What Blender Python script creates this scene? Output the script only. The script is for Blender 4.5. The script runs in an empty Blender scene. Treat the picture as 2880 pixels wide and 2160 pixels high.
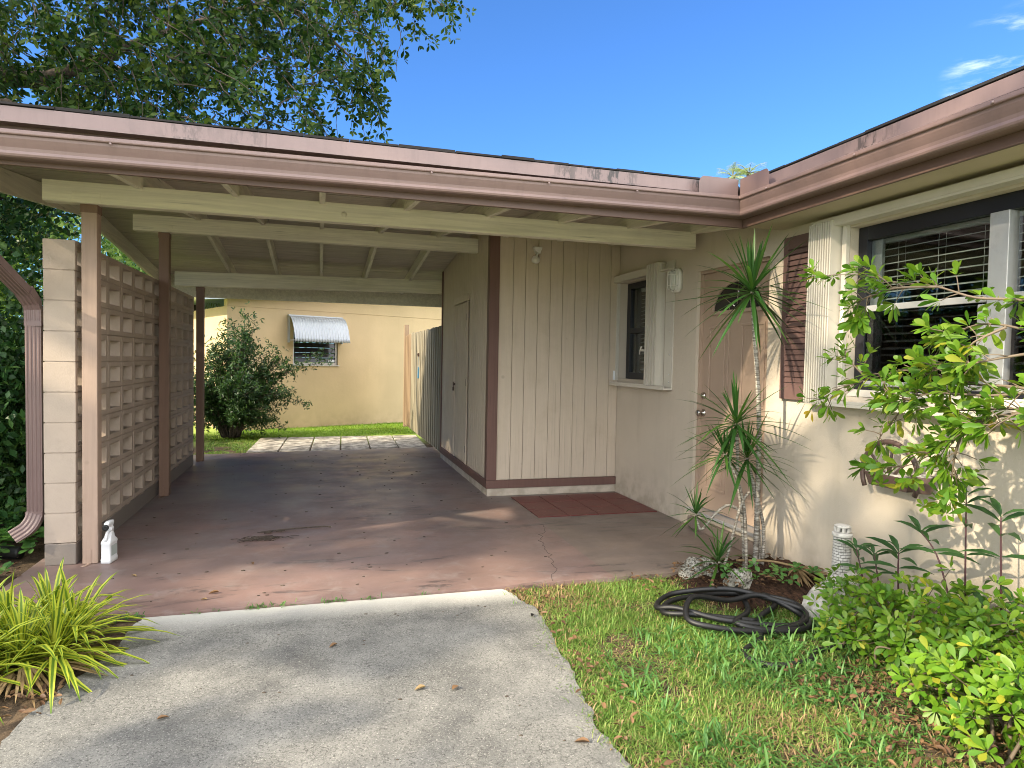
import bpy, bmesh, math, random
import numpy as np
from mathutils import Vector, Matrix, noise as mnoise
random.seed(7); RNG = np.random.default_rng(7)
scene = bpy.context.scene
COL = scene.collection
PI = math.pi

# ------------------------------------------------------------------ camera
R = [[0.96021665, -0.27860139, 0.01911142], [0.00866056, -0.03869464, -0.99921355], [0.27912179, 0.95962701, -0.03474239]]
cd = bpy.data.cameras.new("camera"); cam = bpy.data.objects.new("camera", cd); COL.objects.link(cam)
cd.sensor_width = 36; cd.lens = 1860 / 2880 * 36; cd.clip_end = 2000; cd.clip_start = 0.02
cam.matrix_world = Matrix(((R[0][0], -R[1][0], -R[2][0], 0), (R[0][1], -R[1][1], -R[2][1], 0),
                           (R[0][2], -R[1][2], -R[2][2], 1.43), (0, 0, 0, 1)))
scene.camera = cam

# ------------------------------------------------------------------ light
SKY_TINT = (.25, .425, .64); FILL_CLOUD = (12.5, 12.3, 12.0)
SUN = Vector((-1.0, -0.35, 0.62)).normalized()
w = bpy.data.worlds.new("World"); scene.world = w; w.use_nodes = True
nt = w.node_tree; bg = nt.nodes["Background"]
sky = nt.nodes.new("ShaderNodeTexSky"); sky.sky_type = 'NISHITA'; sky.sun_disc = False
sky.sun_elevation = math.asin(SUN.z); sky.sun_rotation = math.atan2(SUN.x, SUN.y) % (2 * PI)
sky.air_density = 1.0; sky.dust_density = 0.4; sky.ozone_density = 3.0
def wn(t, **k):
    n = nt.nodes.new(t)
    for a, b in k.items(): setattr(n, a, b)
    return n
# deep blue away from the sun; unseen bright cloud added behind the camera as fill light; a few cirrus wisps to the right
tc = wn("ShaderNodeTexCoord"); DIR = tc.outputs["Generated"]
def dirmask(v, lo, hi):
    d = wn("ShaderNodeVectorMath", operation='DOT_PRODUCT'); nt.links.new(DIR, d.inputs[0]); d.inputs[1].default_value = Vector(v).normalized()
    r = wn("ShaderNodeMapRange", interpolation_type='SMOOTHSTEP'); r.inputs[1].default_value = lo; r.inputs[2].default_value = hi; nt.links.new(d.outputs["Value"], r.inputs[0]); return r.outputs[0]
def skynoise(scale, rot, sc, lo, hi, detail=6):
    mp = wn("ShaderNodeMapping"); nt.links.new(DIR, mp.inputs["Vector"]); mp.inputs["Rotation"].default_value = rot; mp.inputs["Scale"].default_value = sc
    nz = wn("ShaderNodeTexNoise"); nz.inputs["Scale"].default_value = scale; nz.inputs["Detail"].default_value = detail; nz.inputs["Roughness"].default_value = 0.6; nt.links.new(mp.outputs[0], nz.inputs["Vector"])
    r = wn("ShaderNodeMapRange", interpolation_type='SMOOTHSTEP'); r.inputs[1].default_value = lo; r.inputs[2].default_value = hi; nt.links.new(nz.outputs["Fac"], r.inputs[0]); return r.outputs[0]
def smul(a, b):
    m_ = wn("ShaderNodeMath", operation='MULTIPLY'); nt.links.new(a, m_.inputs[0])
    if isinstance(b, float): m_.inputs[1].default_value = b
    else: nt.links.new(b, m_.inputs[1])
    return m_.outputs[0]
def smix(f, a, b, mode='MIX'):
    m_ = wn("ShaderNodeMix", data_type='RGBA', blend_type=mode)
    if isinstance(f, float): m_.inputs[0].default_value = f
    else: nt.links.new(f, m_.inputs[0])
    for k, v in ((6, a), (7, b)):
        if isinstance(v, tuple): m_.inputs[k].default_value = v + (1,)
        else: nt.links.new(v, m_.inputs[k])
    return m_.outputs[2]
skc = smix(1.0, sky.outputs[0], SKY_TINT, 'MULTIPLY')
skc = smix(smul(dirmask((-.25, -1, .5), -.05, .45), skynoise(2.2, (0, 0, 0), (1, 1, 1.6), .36, .56)), skc, FILL_CLOUD)
skc = smix(smul(dirmask((1.0, .765, .452), .9972, .9996), skynoise(1.5, (0.0, -0.30, 0.67), (2.2, 8.0, 30.0), .47, .72, 8)), skc, (3.0, 3.5, 4.0))
nt.links.new(skc, bg.inputs[0]); bg.inputs[1].default_value = 0.15
sl = bpy.data.lights.new("sun", 'SUN'); so = bpy.data.objects.new("sun", sl); COL.objects.link(so)
sl.energy = 3.3; sl.angle = math.radians(1.0); sl.color = (1.0, 0.86, 0.64)
so.rotation_euler = SUN.to_track_quat('Z', 'Y').to_euler(); so.location = (-20, -8, 14)
vs = scene.view_settings; vs.view_transform = 'Standard'; vs.look = 'None'; vs.exposure = 1.55; vs.gamma = 1
scene.cycles.max_bounces = 8; scene.cycles.diffuse_bounces = 4; scene.cycles.transparent_max_bounces = 12
scene.cycles.use_denoising = True; scene.cycles.filter_width = 1.0

# ------------------------------------------------------------------ materials
class Mat:
    def __init__(s, name):
        s.m = bpy.data.materials.new(name); s.m.use_nodes = True; s.t = s.m.node_tree
        s.b = s.t.nodes["Principled BSDF"]; s.out = s.t.nodes["Material Output"]
        g = s.t.nodes.new("ShaderNodeNewGeometry"); s.pos = g.outputs["Position"]; s.geo = g
        s._bump = None
    def node(s, t, **k):
        n = s.t.nodes.new(t)
        for a, b in k.items(): setattr(n, a, b)
        return n
    def link(s, a, b): s.t.links.new(a, b)
    def put(s, sock, v):
        if isinstance(v, bpy.types.NodeSocket): s.link(v, sock)
        elif isinstance(v, (tuple, list)): sock.default_value = tuple(v) + ((1,) if len(v) == 3 and len(sock.default_value) == 4 else ())
        else: sock.default_value = v
    def vec(s, sc=(1, 1, 1), src=None):
        n = s.node("ShaderNodeVectorMath", operation='MULTIPLY'); s.link(src or s.pos, n.inputs[0]); n.inputs[1].default_value = sc
        return n.outputs[0]
    def noise(s, scale, detail=4, rough=.55, sc=None, dist=0, src=None, off=None):
        n = s.node("ShaderNodeTexNoise"); v = s.vec(sc, src) if sc else (src or s.pos)
        if off:
            a = s.node("ShaderNodeVectorMath", operation='ADD'); s.link(v, a.inputs[0]); a.inputs[1].default_value = off; v = a.outputs[0]
        s.link(v, n.inputs["Vector"]); n.inputs["Scale"].default_value = scale; n.inputs["Detail"].default_value = detail
        n.inputs["Roughness"].default_value = rough; n.inputs["Distortion"].default_value = dist
        return n.outputs["Fac"]
    def voro(s, scale, feature='DISTANCE_TO_EDGE', sc=None, src=None, out="Distance"):
        n = s.node("ShaderNodeTexVoronoi", feature=feature); s.link(s.vec(sc, src) if sc else (src or s.pos), n.inputs["Vector"]); n.inputs["Scale"].default_value = scale
        return n.outputs[out]
    def ramp(s, f, *st):
        n = s.node("ShaderNodeValToRGB"); e = n.color_ramp.elements
        while len(e) < len(st): e.new(0.5)
        for i, (p, c) in enumerate(st):
            e[i].position = p; e[i].color = (c, c, c, 1) if isinstance(c, (int, float)) else tuple(c) + (1,)
        s.link(f, n.inputs[0]); return n.outputs[0]
    def mix(s, f, a, b, mode='MIX'):
        n = s.node("ShaderNodeMix", data_type='RGBA', blend_type=mode)
        s.put(n.inputs[0], f); s.put(n.inputs[6], a); s.put(n.inputs[7], b); return n.outputs[2]
    def math(s, op, a, b=0.0):
        n = s.node("ShaderNodeMath", operation=op); s.put(n.inputs[0], a); s.put(n.inputs[1], b); return n.outputs[0]
    def xyz(s, i):
        n = s.node("ShaderNodeSeparateXYZ"); s.link(s.pos, n.inputs[0]); return n.outputs[i]
    def rng(s, v, a, b, lo=0., hi=1.):
        n = s.node("ShaderNodeMapRange"); s.put(n.inputs[0], v)
        for i, q in enumerate((a, b, lo, hi)): n.inputs[i + 1].default_value = q
        return n.outputs[0]
    def bump(s, h, st=.3, d=.01):
        n = s.node("ShaderNodeBump"); s.put(n.inputs["Height"], h); n.inputs["Strength"].default_value = st; n.inputs["Distance"].default_value = d
        if s._bump: s.link(s._bump, n.inputs["Normal"])
        s._bump = n.outputs[0]; s.link(s._bump, s.b.inputs["Normal"])
    def done(s, col, rough=.7, spec=.5, metal=0.):
        s.put(s.b.inputs["Base Color"], col); s.put(s.b.inputs["Roughness"], rough)
        s.put(s.b.inputs["Specular IOR Level"], spec); s.put(s.b.inputs["Metallic"], metal); return s.m

def sc3(c, k): return tuple(x * k for x in c)

def m_stucco(name, col, grime=.25, fine=140, splash=.55):
    s = Mat(name)
    c = s.mix(s.ramp(s.noise(1.1, 5), (.35, 0), (.7, 1)), sc3(col, .9), sc3(col, 1.04))
    streak = s.ramp(s.noise(2.4, 5, .6, sc=(3, 3, .28)), (.55, 0), (.78, 1))
    c = s.mix(s.math('MULTIPLY', streak, grime), c, (col[0] * .62, col[1] * .6, col[2] * .52))
    spots = s.ramp(s.noise(34, 3, .6), (.70, 0), (.76, 1)); c = s.mix(s.math('MULTIPLY', spots, .25), c, sc3(col, .55))
    low = s.math('MULTIPLY', s.rng(s.xyz(2), .42, .0), s.ramp(s.noise(7, 5), (.42, 0), (.62, 1)))
    c = s.mix(s.math('MULTIPLY', low, splash), c, (col[0] * .5, col[1] * .47, col[2] * .42))
    s.bump(s.noise(fine, 3, .6), .35, .004); s.bump(s.noise(22, 3), .3, .006)
    return s.done(c, .85, .25)

def m_wood(name, col, axis=0, crack=.5, grain=.14, rough=.6):
    s = Mat(name); sc = [26, 26, 26]; sc[axis] = 1.1
    g = s.noise(1.0, 6, .65, sc=tuple(sc), dist=.6)
    c = s.mix(s.ramp(g, (.3, 0), (.7, 1)), sc3(col, 1 - grain), sc3(col, 1 + grain * .4))
    sc2 = [60, 60, 60]; sc2[axis] = 1.6
    ck = s.ramp(s.noise(1.0, 4, .6, sc=tuple(sc2)), (.30, 1), (.40, 0))
    reg = s.ramp(s.noise(2.3, 3), (.45, 0), (.62, 1))
    ck = s.math('MULTIPLY', s.math('MULTIPLY', ck, reg), crack); c = s.mix(ck, c, sc3(col, .3))
    dirt = s.ramp(s.noise(3.7, 6, .65), (.5, 0), (.75, 1)); c = s.mix(s.math('MULTIPLY', dirt, .28), c, (col[0] * .66, col[1] * .63, col[2] * .55))
    knots = s.ramp(s.voro(2.1, 'F1', sc=(1, 1, 1)), (.03, 1), (.05, 0)); c = s.mix(s.math('MULTIPLY', knots, .5), c, sc3(col, .62))
    s.bump(g, .25, .006); s.bump(ck, -.4, .004)
    return s.done(c, rough, .35)

def m_paint(name, col, rough=.45, var=.1, bumpy=.05, metal=0., dirt=.2):
    s = Mat(name)
    c = s.mix(s.ramp(s.noise(3.1, 5), (.3, 0), (.7, 1)), sc3(col, 1 - var), sc3(col, 1 + var * .5))
    d = s.ramp(s.noise(9, 6, .7), (.56, 0), (.74, 1)); c = s.mix(s.math('MULTIPLY', d, dirt), c, (col[0] * .5, col[1] * .47, col[2] * .42))
    if bumpy: s.bump(s.noise(40, 3), bumpy, .004)
    return s.done(c, rough, .45, metal)

def m_leaf(name, cols, trans=.4, rough=.42, edge=None, spec=.4):
    s = Mat(name); r = s.geo.outputs["Random Per Island"]
    st = [(i / max(1, len(cols) - 1), c) for i, c in enumerate(cols)]
    c = s.ramp(r, *st)
    c = s.mix(s.ramp(s.noise(2.2, 3), (.35, 0), (.65, .45)), c, sc3(cols[0], .62))
    if edge:
        a = s.node("ShaderNodeAttribute", attribute_name="across"); c = s.mix(s.ramp(a.outputs["Fac"], (.28, 0), (.5, 1)), c, edge)
    s.done(c, rough, spec)
    tl = s.node("ShaderNodeBsdfTranslucent"); s.put(tl.inputs[0], s.mix(.5, c, s.mix(1., c, (1.15, 1.25, .5), 'MULTIPLY')))
    ms = s.node("ShaderNodeMixShader"); ms.inputs[0].default_value = trans
    s.link(s.b.outputs[0], ms.inputs[1]); s.link(tl.outputs[0], ms.inputs[2]); s.link(ms.outputs[0], s.out.inputs["Surface"])
    return s.m

def m_glass(name, tint=(.9, .95, .95)):
    s = Mat(name); t = s.t
    tr = s.node("ShaderNodeBsdfTransparent"); s.put(tr.inputs[0], tint); gl = s.node("ShaderNodeBsdfGlossy"); gl.inputs["Roughness"].default_value = .02
    lw = s.node("ShaderNodeLayerWeight"); lw.inputs[0].default_value = .5; pw = s.math('POWER', lw.outputs["Facing"], 4.0)
    ms = s.node("ShaderNodeMixShader"); s.link(s.math('ADD', s.math('MULTIPLY', pw, .8), .05), ms.inputs[0]); s.link(tr.outputs[0], ms.inputs[1]); s.link(gl.outputs[0], ms.inputs[2])
    s.link(ms.outputs[0], s.out.inputs["Surface"]); return s.m

def m_gutter(name, col, mould):
    s = Mat(name)
    c = s.mix(s.ramp(s.noise(2.2, 4), (.3, 0), (.7, 1)), sc3(col, .92), sc3(col, 1.06))
    st = s.ramp(s.noise(1.0, 5, .6, sc=(30, 30, 2.2)), (.5, 0), (.75, 1)); c = s.mix(s.math('MULTIPLY', st, .22), c, (col[0] * .55, col[1] * .52, col[2] * .5))
    if mould:
        reg = s.ramp(s.noise(1.5, 3, .5, sc=(1, 1, .2), off=(2.1, .4, 0)), (.54, 0), (.66, 1))
        blot = s.ramp(s.noise(1.0, 6, .7, sc=(26, 26, 7)), (.47, 0), (.56, 1))
        c = s.mix(s.math('MULTIPLY', s.math('MULTIPLY', reg, blot), mould), c, (.035, .03, .028))
    s.bump(s.noise(6, 3), .06, .01)
    return s.done(c, .38, .5)

MAT = {}
CREAM = (.545, .475, .385)
MAT['stucco'] = m_stucco('stucco', CREAM)
MAT['soffit'] = m_stucco('soffit_stucco', (.50, .43, .31), .1)
MAT['yellow'] = m_stucco('yellow_stucco', (.63, .47, .275), .12, 60, .2)
MAT['beam'] = m_wood('cream_beam', (.76, .72, .59), 0, 1.0, .26)
MAT['rafter'] = m_wood('cream_rafter', (.72, .685, .565), 1, .9, .22)
MAT['deckwood'] = m_wood('deck_boards', (.52, .465, .385), 0, .9, .3)
MAT['post'] = m_wood('post_paint', (.38, .275, .215), 2, .6)
MAT['darkpost'] = m_wood('dark_post_tone', (.20, .125, .09), 2, .6)  # brown of the rear posts, with some of their shade in the colour
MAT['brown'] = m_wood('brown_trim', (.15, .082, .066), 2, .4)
MAT['siding'] = m_wood('siding_paint', (.555, .465, .36), 2, .35, .07)
MAT['fascia'] = m_paint('fascia_brown', (.125, .075, .058), .5)
MAT['gutter'] = m_gutter('gutter_metal', (.205, .138, .126), 0)
MAT['drip'] = m_gutter('drip_metal', (.22, .155, .147), .95)
MAT['downspout'] = m_gutter('downspout_metal', (.16, .105, .098), 0)
MAT['shingle'] = m_paint('shingle', (.025, .022, .022), .95, .4, .3)
MAT['door'] = m_paint('door_tan', (.39, .285, .215), .45, .05, .03, dirt=.12)
MAT['shutter'] = m_paint('shutter_brown', (.135, .08, .072), .5, .1)
MAT['white'] = m_paint('white_aluminium', (.57, .53, .455), .4, .05, .01, dirt=.1)
MAT['alum'] = m_paint('bare_aluminium', (.6, .6, .6), .35, .06, .02, .6, .3)
MAT['blind'] = m_paint('blind_white', (.62, .60, .55), .5, .03, 0, dirt=.05)
MAT['black'] = m_paint('black_frame', (.012, .013, .018), .35, .2, .05)
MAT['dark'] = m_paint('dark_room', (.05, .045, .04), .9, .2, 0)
MAT['nickel'] = m_paint('nickel', (.55, .52, .48), .22, .05, 0, 1., .05)
MAT['rust'] = m_paint('rusty_steel', (.10, .06, .045), .7, .3, .1, .3)
MAT['plastic'] = m_paint('white_plastic', (.72, .74, .76), .35, .03, 0, dirt=.05)
MAT['lampplastic'] = m_paint('lamp_white', (.72, .7, .64), .4, .03, 0, dirt=.12)
MAT['frost'] = m_paint('frosted_glass', (.62, .62, .56), .15, .02, 0, dirt=.02)
MAT['rubber'] = m_paint('black_hose', (.008, .008, .009), .5, .3, .1, dirt=.0)
MAT['blue'] = m_paint('blue_cover', (.02, .12, .22), .5)
MAT['labelgreen'] = m_paint('bottle_label', (.42, .48, .46), .5)
MAT['mortar'] = m_paint('grey_mortar', (.16, .15, .14), .9, .2, .2)
MAT['glass'] = m_glass('window_glass', (.72, .76, .76)); MAT['screen'] = m_glass('insect_screen', (.50, .50, .52))
MAT['greenglass'] = m_glass('lite_glass', (.35, .5, .42))
MAT['louvreglass'] = m_paint('louvre_glass', (.02, .02, .02), .12, .1, 0)
MAT['planter'] = m_paint('planter_brown', (.09, .058, .05), .5, .15, .1)
MAT['awning'] = m_paint('awning_metal', (.46, .48, .50), .35, .08, .05, .2, .35)
MAT['bluegrey'] = m_paint('bluegrey_fascia', (.5, .58, .62), .6)
MAT['fence'] = m_wood('fence_wood', (.30, .265, .19), 2, .9, .4, .85)
MAT['fencepost'] = m_wood('fence_post_wood', (.27, .19, .12), 2, .6)
def m_block(name, col, grey=.16, axis='z'):
    s = Mat(name)
    c = s.mix(s.ramp(s.noise(2.0, 5), (.3, 0), (.7, 1)), sc3(col, .9), sc3(col, 1.05))
    d = s.ramp(s.noise(11, 5, .65), (.55, 0), (.75, 1)); c = s.mix(s.math('MULTIPLY', d, .22), c, sc3(col, .6))
    edge = s.math('ADD', s.xyz(2), s.math('MULTIPLY', s.math('SUBTRACT', s.noise(6, 3), .5), .03))
    c = s.mix(s.rng(edge, grey + .002, grey - .004), c, (.20, .175, .155))
    s.bump(s.noise(90, 4, .6), .4, .004)
    return s.done(c, .85, .25)
MAT['block'] = m_block('painted_block', (.42, .348, .286), .145)

# driveway: weathered concrete, crazed with fine dark cracks
s = Mat('driveway_concrete')
f1 = s.noise(125, 6, .8); f2 = s.noise(2.6, 7, .65); f3 = s.noise(.9, 5, .6); f4 = s.noise(14, 5, .7)
c = s.mix(s.ramp(f2, (.34, 0), (.66, 1)), (.112, .111, .106), (.25, .244, .222))
c = s.mix(s.ramp(f3, (.44, 0), (.64, .6)), c, (.17, .168, .155))
c = s.mix(s.math('MULTIPLY', s.ramp(f1, (.40, 1), (.49, 0)), s.ramp(f4, (.3, .45), (.6, 1))), c, (.05, .049, .045))
c = s.mix(s.ramp(s.noise(130, 4, .8, off=(5, 2, 1)), (.56, 0), (.68, .55)), c, (.58, .56, .50))
dw = s.node("ShaderNodeVectorMath", operation='ADD'); s.link(s.pos, dw.inputs[0])
nn = s.node("ShaderNodeTexNoise"); nn.inputs["Scale"].default_value = 9; nn.inputs["Detail"].default_value = 4; s.link(s.pos, nn.inputs["Vector"])
sv = s.node("ShaderNodeVectorMath", operation='SCALE'); s.link(nn.outputs["Color"], sv.inputs[0]); sv.inputs[3].default_value = .1; s.link(sv.outputs[0], dw.inputs[1])
cr = s.ramp(s.voro(26, src=dw.outputs[0]), (.006, 1), (.028, 0)); crm = s.ramp(s.noise(1.9, 4, .6), (.42, 0), (.6, .9))
c = s.mix(s.math('MULTIPLY', cr, crm), c, (.07, .068, .06))
edge = s.math('MULTIPLY', s.rng(s.xyz(1), 3.72, 3.96), .75); c = s.mix(edge, c, (.56, .55, .5))
s.bump(f1, .7, .006); s.bump(cr, -.5, .004)
MAT['concrete'] = s.done(c, .92, .2)

s = Mat('street_concrete'); c = s.mix(s.ramp(s.noise(.8, 6, .6), (.3, 0), (.7, 1)), (.42, .41, .38), (.58, .56, .52)); s.bump(s.noise(90, 3), .3, .004); MAT['roadway'] = s.done(c, .9, .2)

# carport slab: worn red-brown paint over concrete, dark stains, stronger and greyer towards the back
def m_slab(name, col, worn=.5):
    s = Mat(name)
    c = s.mix(s.ramp(s.noise(1.7, 6, .6), (.3, 0), (.72, 1)), sc3(col, .78), sc3(col, 1.12))
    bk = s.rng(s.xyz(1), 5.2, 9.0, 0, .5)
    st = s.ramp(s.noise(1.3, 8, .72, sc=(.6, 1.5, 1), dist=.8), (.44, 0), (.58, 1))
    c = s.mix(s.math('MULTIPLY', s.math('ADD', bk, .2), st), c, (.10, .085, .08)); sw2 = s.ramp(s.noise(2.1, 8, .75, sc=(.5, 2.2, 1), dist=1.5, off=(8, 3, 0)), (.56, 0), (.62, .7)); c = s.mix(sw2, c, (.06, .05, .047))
    wn_ = s.ramp(s.noise(5.2, 8, .7, dist=.4), (.52, 0), (.72, 1)); c = s.mix(s.math('MULTIPLY', wn_, worn * .6), c, (.30, .265, .25)); gz = s.ramp(s.noise(1.1, 6, .62, sc=(1, .6, 1), off=(4, 7, 0)), (.4, 0), (.62, 1)); c = s.mix(s.math('MULTIPLY', s.math('MULTIPLY', gz, s.rng(s.xyz(1), 4.3, 6.0)), worn * .8), c, (.215, .195, .19))
    sp = s.ramp(s.noise(55, 4, .7), (.68, 0), (.73, 1)); c = s.mix(s.math('MULTIPLY', sp, .45), c, (.06, .045, .04))
    sw = s.ramp(s.noise(47, 4, .7, off=(3, 1, 0)), (.735, 0), (.76, 1)); c = s.mix(s.math('MULTIPLY', sw, .5), c, (.5, .42, .38))
    s.bump(s.noise(70, 4), .12, .004); s.bump(s.noise(4, 3), .05, .02)
    return s.done(c, s.ramp(s.noise(2.6, 5), (.3, .3), (.7, .55)), .5)
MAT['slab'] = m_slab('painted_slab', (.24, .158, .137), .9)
MAT['porch'] = m_slab('porch_concrete', (.215, .165, .135), .35)
s = Mat('red_tile')
c = s.mix(s.noise(5, 5), (.10, .023, .021), (.175, .042, .036)); c = s.mix(s.ramp(s.noise(26, 4), (.62, 0), (.72, .6)), c, (.32, .2, .17))
s.bump(s.noise(50, 3), .1, .003); MAT['tile'] = s.done(c, .42, .5)
s = Mat('paver'); c = s.mix(s.ramp(s.noise(6, 7, .68), (.4, 0), (.62, 1)), (.16, .145, .12), (.56, .51, .43)); s.bump(s.noise(60, 4), .3, .004); MAT['paver'] = s.done(c, .9, .2)
s = Mat('soil')
c = s.mix(s.ramp(s.noise(9, 6, .7), (.35, 0), (.65, 1)), (.035, .025, .018), (.13, .092, .058)); c = s.mix(s.ramp(s.noise(60, 4, .7), (.58, 0), (.66, .7)), c, (.22, .15, .085))
far = s.math('MULTIPLY', s.ramp(s.noise(.7, 5), (.3, .5), (.6, 1)), s.math('MAXIMUM', s.rng(s.xyz(1), 11.2, 12.2), s.rng(s.xyz(1), .4, -.6))); c = s.mix(far, c, (.24, .32, .07))
s.bump(s.noise(40, 5, .7), .8, .02); MAT['soil'] = s.done(c, .95, .15)
s = Mat('mulch'); c = s.mix(s.ramp(s.noise(45, 5, .7, sc=(1, .35, 1)), (.35, 0), (.65, 1)), (.015, .01, .008), (.085, .045, .028)); s.bump(s.noise(40, 5, .7, sc=(1, .4, 1)), 1., .03); MAT['mulch'] = s.done(c, .95, .15)
s = Mat('coral_rock'); v = s.voro(60, 'F1'); c = s.mix(s.ramp(v, (.2, 0), (.5, 1)), (.11, .10, .08), (.46, .44, .39)); c = s.mix(s.ramp(s.noise(12, 4), (.45, 0), (.65, .6)), c, (.2, .18, .13)); s.bump(v, 1., .02); MAT['coral'] = s.done(c, .9, .2)
s = Mat('cast_stone'); c = s.mix(s.ramp(s.noise(14, 6, .65), (.4, 0), (.62, 1)), (.30, .29, .26), (.6, .57, .52)); s.bump(s.noise(30, 5), .5, .01); MAT['stone'] = s.done(c, .85, .25)
s = Mat('white_brick'); c = s.mix(s.ramp(s.noise(40, 5), (.5, 0), (.7, .7)), (.56, .54, .50), (.28, .26, .23)); s.bump(s.noise(90, 3), .3, .003); MAT['whitebrick'] = s.done(c, .7, .3)
s = Mat('bark'); g = s.noise(1, 6, .7, sc=(30, 30, 6)); c = s.mix(s.ramp(g, (.3, 0), (.7, 1)), (.035, .028, .022), (.15, .12, .095)); s.bump(g, .9, .02); MAT['bark'] = s.done(c, .9, .2)
s = Mat('cane_bark')
rings = s.ramp(s.noise(1, 3, .6, sc=(14, 14, 150)), (.42, 0), (.58, 1)); c = s.mix(rings, (.15, .125, .10), (.46, .43, .37)); c = s.mix(s.ramp(s.noise(30, 4), (.55, 0), (.68, .8)), c, (.12, .095, .07)); s.bump(rings, .5, .003)
MAT['cane'] = s.done(c, .8, .25)
MAT['twig'] = m_paint('twig', (.15, .115, .08), .7, .3, .2)
MAT['purplestem'] = m_paint('purple_stem', (.085, .032, .04), .5, .3, .1)
MAT['greenstem'] = m_paint('green_stem', (.16, .14, .06), .6, .3, .1)
MAT['oakleaf'] = m_leaf('oak_leaf', [(.010, .034, .006), (.022, .060, .010), (.05, .105, .016), (.13, .18, .03)], .40, .5, spec=.2)
MAT['hedgeleaf'] = m_leaf('hedge_leaf', [(.02, .065, .02), (.04, .115, .03), (.09, .18, .04)], .36)
MAT['lightleaf'] = m_leaf('light_leaf', [(.08, .16, .03), (.16, .26, .045), (.27, .34, .08)], .45)
MAT['weedleaf'] = m_leaf('weed_leaf', [(.06, .16, .035), (.10, .24, .055), (.16, .30, .07)], .38)
MAT['backbush'] = m_leaf('back_bush_leaf', [(.014, .042, .012), (.028, .075, .018), (.075, .14, .03)], .33)
MAT['shrubleaf'] = m_leaf('shrub_leaf', [(.06, .165, .012), (.095, .23, .015), (.13, .275, .018), (.18, .33, .022), (.10, .23, .016), (.21, .33, .03), (.12, .25, .02), (.25, .35, .03), (.08, .2, .015), (.16, .29, .02), (.50, .46, .05)], .42, .42)
MAT['yellowleaf'] = m_leaf('yellow_leaf', [(.55, .50, .04), (.62, .42, .05)], .45)
MAT['ruellia'] = m_leaf('ruellia_leaf', [(.035, .095, .03), (.05, .13, .04), (.075, .17, .05)], .35, .4)
MAT['dracleaf'] = m_leaf('dracaena_leaf', [(.03, .095, .02), (.05, .14, .025), (.10, .20, .03)], .35, .35)
MAT['striped'] = m_leaf('striped_leaf', [(.09, .17, .02), (.13, .24, .025), (.2, .3, .03)], .35, .4, edge=(.46, .50, .05))
MAT['grass'] = m_leaf('grass_blade', [(.09, .20, .03), (.15, .29, .045), (.25, .37, .075), (.42, .43, .15)], .42, .5)
MAT['lawn'] = m_leaf('lawn_blade', [(.14, .28, .025), (.22, .38, .035), (.34, .46, .06)], .42, .5)
MAT['straw'] = m_leaf('dry_straw', [(.26, .17, .08), (.36, .26, .13), (.18, .11, .05)], .2, .7)
MAT['litter'] = m_leaf('dead_leaf', [(.07, .034, .016), (.14, .072, .034), (.25, .145, .07), (.10, .056, .03)], .12, .6)
MAT['palmleaf'] = m_leaf('palm_frond_leaf', [(.22, .30, .12), (.34, .40, .22), (.45, .48, .34)], .4)

# ------------------------------------------------------------------ geometry helpers
LOC = {}
def tag(o, label=None, cat=None, group=None, kind=None):
    if label: o['label'] = label
    if cat: o['category'] = cat
    if group: o['group'] = group
    if kind: o['kind'] = kind
    return o
def thing(name, label, cat, loc=(0, 0, 0), rz=0., group=None):
    o = bpy.data.objects.new(name, None); o.empty_display_size = .1; COL.objects.link(o); o.location = loc; o.rotation_euler = (0, 0, rz)
    LOC[o.name] = Vector(loc) if rz == 0 else None
    return tag(o, label, cat, group)
def link_mesh(name, me, mat, parent=None, local=False):
    """vertices are in world coordinates unless local; origin goes to the thing's base"""
    if mat and not me.materials: me.materials.append(mat if not isinstance(mat, str) else MAT[mat])
    o = bpy.data.objects.new(name, me); COL.objects.link(o)
    n = len(me.vertices); co = np.empty(n * 3, dtype=np.float32); me.vertices.foreach_get("co", co); co = co.reshape(-1, 3)
    if parent:
        o.parent = parent
        if not local:
            off = LOC.get(parent.name)
            if off is None: off = Vector((0, 0, 0))
            co -= np.array(off, dtype=np.float32)
        LOC[o.name] = Vector((0, 0, 0)) if local else LOC.get(parent.name)
    else:
        base = np.array([(co[:, 0].min() + co[:, 0].max()) / 2, (co[:, 1].min() + co[:, 1].max()) / 2, co[:, 2].min()], dtype=np.float32)
        co -= base; o.location = base.tolist(); LOC[o.name] = Vector(base.tolist())
    me.vertices.foreach_set("co", co.ravel()); me.update()
    return o

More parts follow.
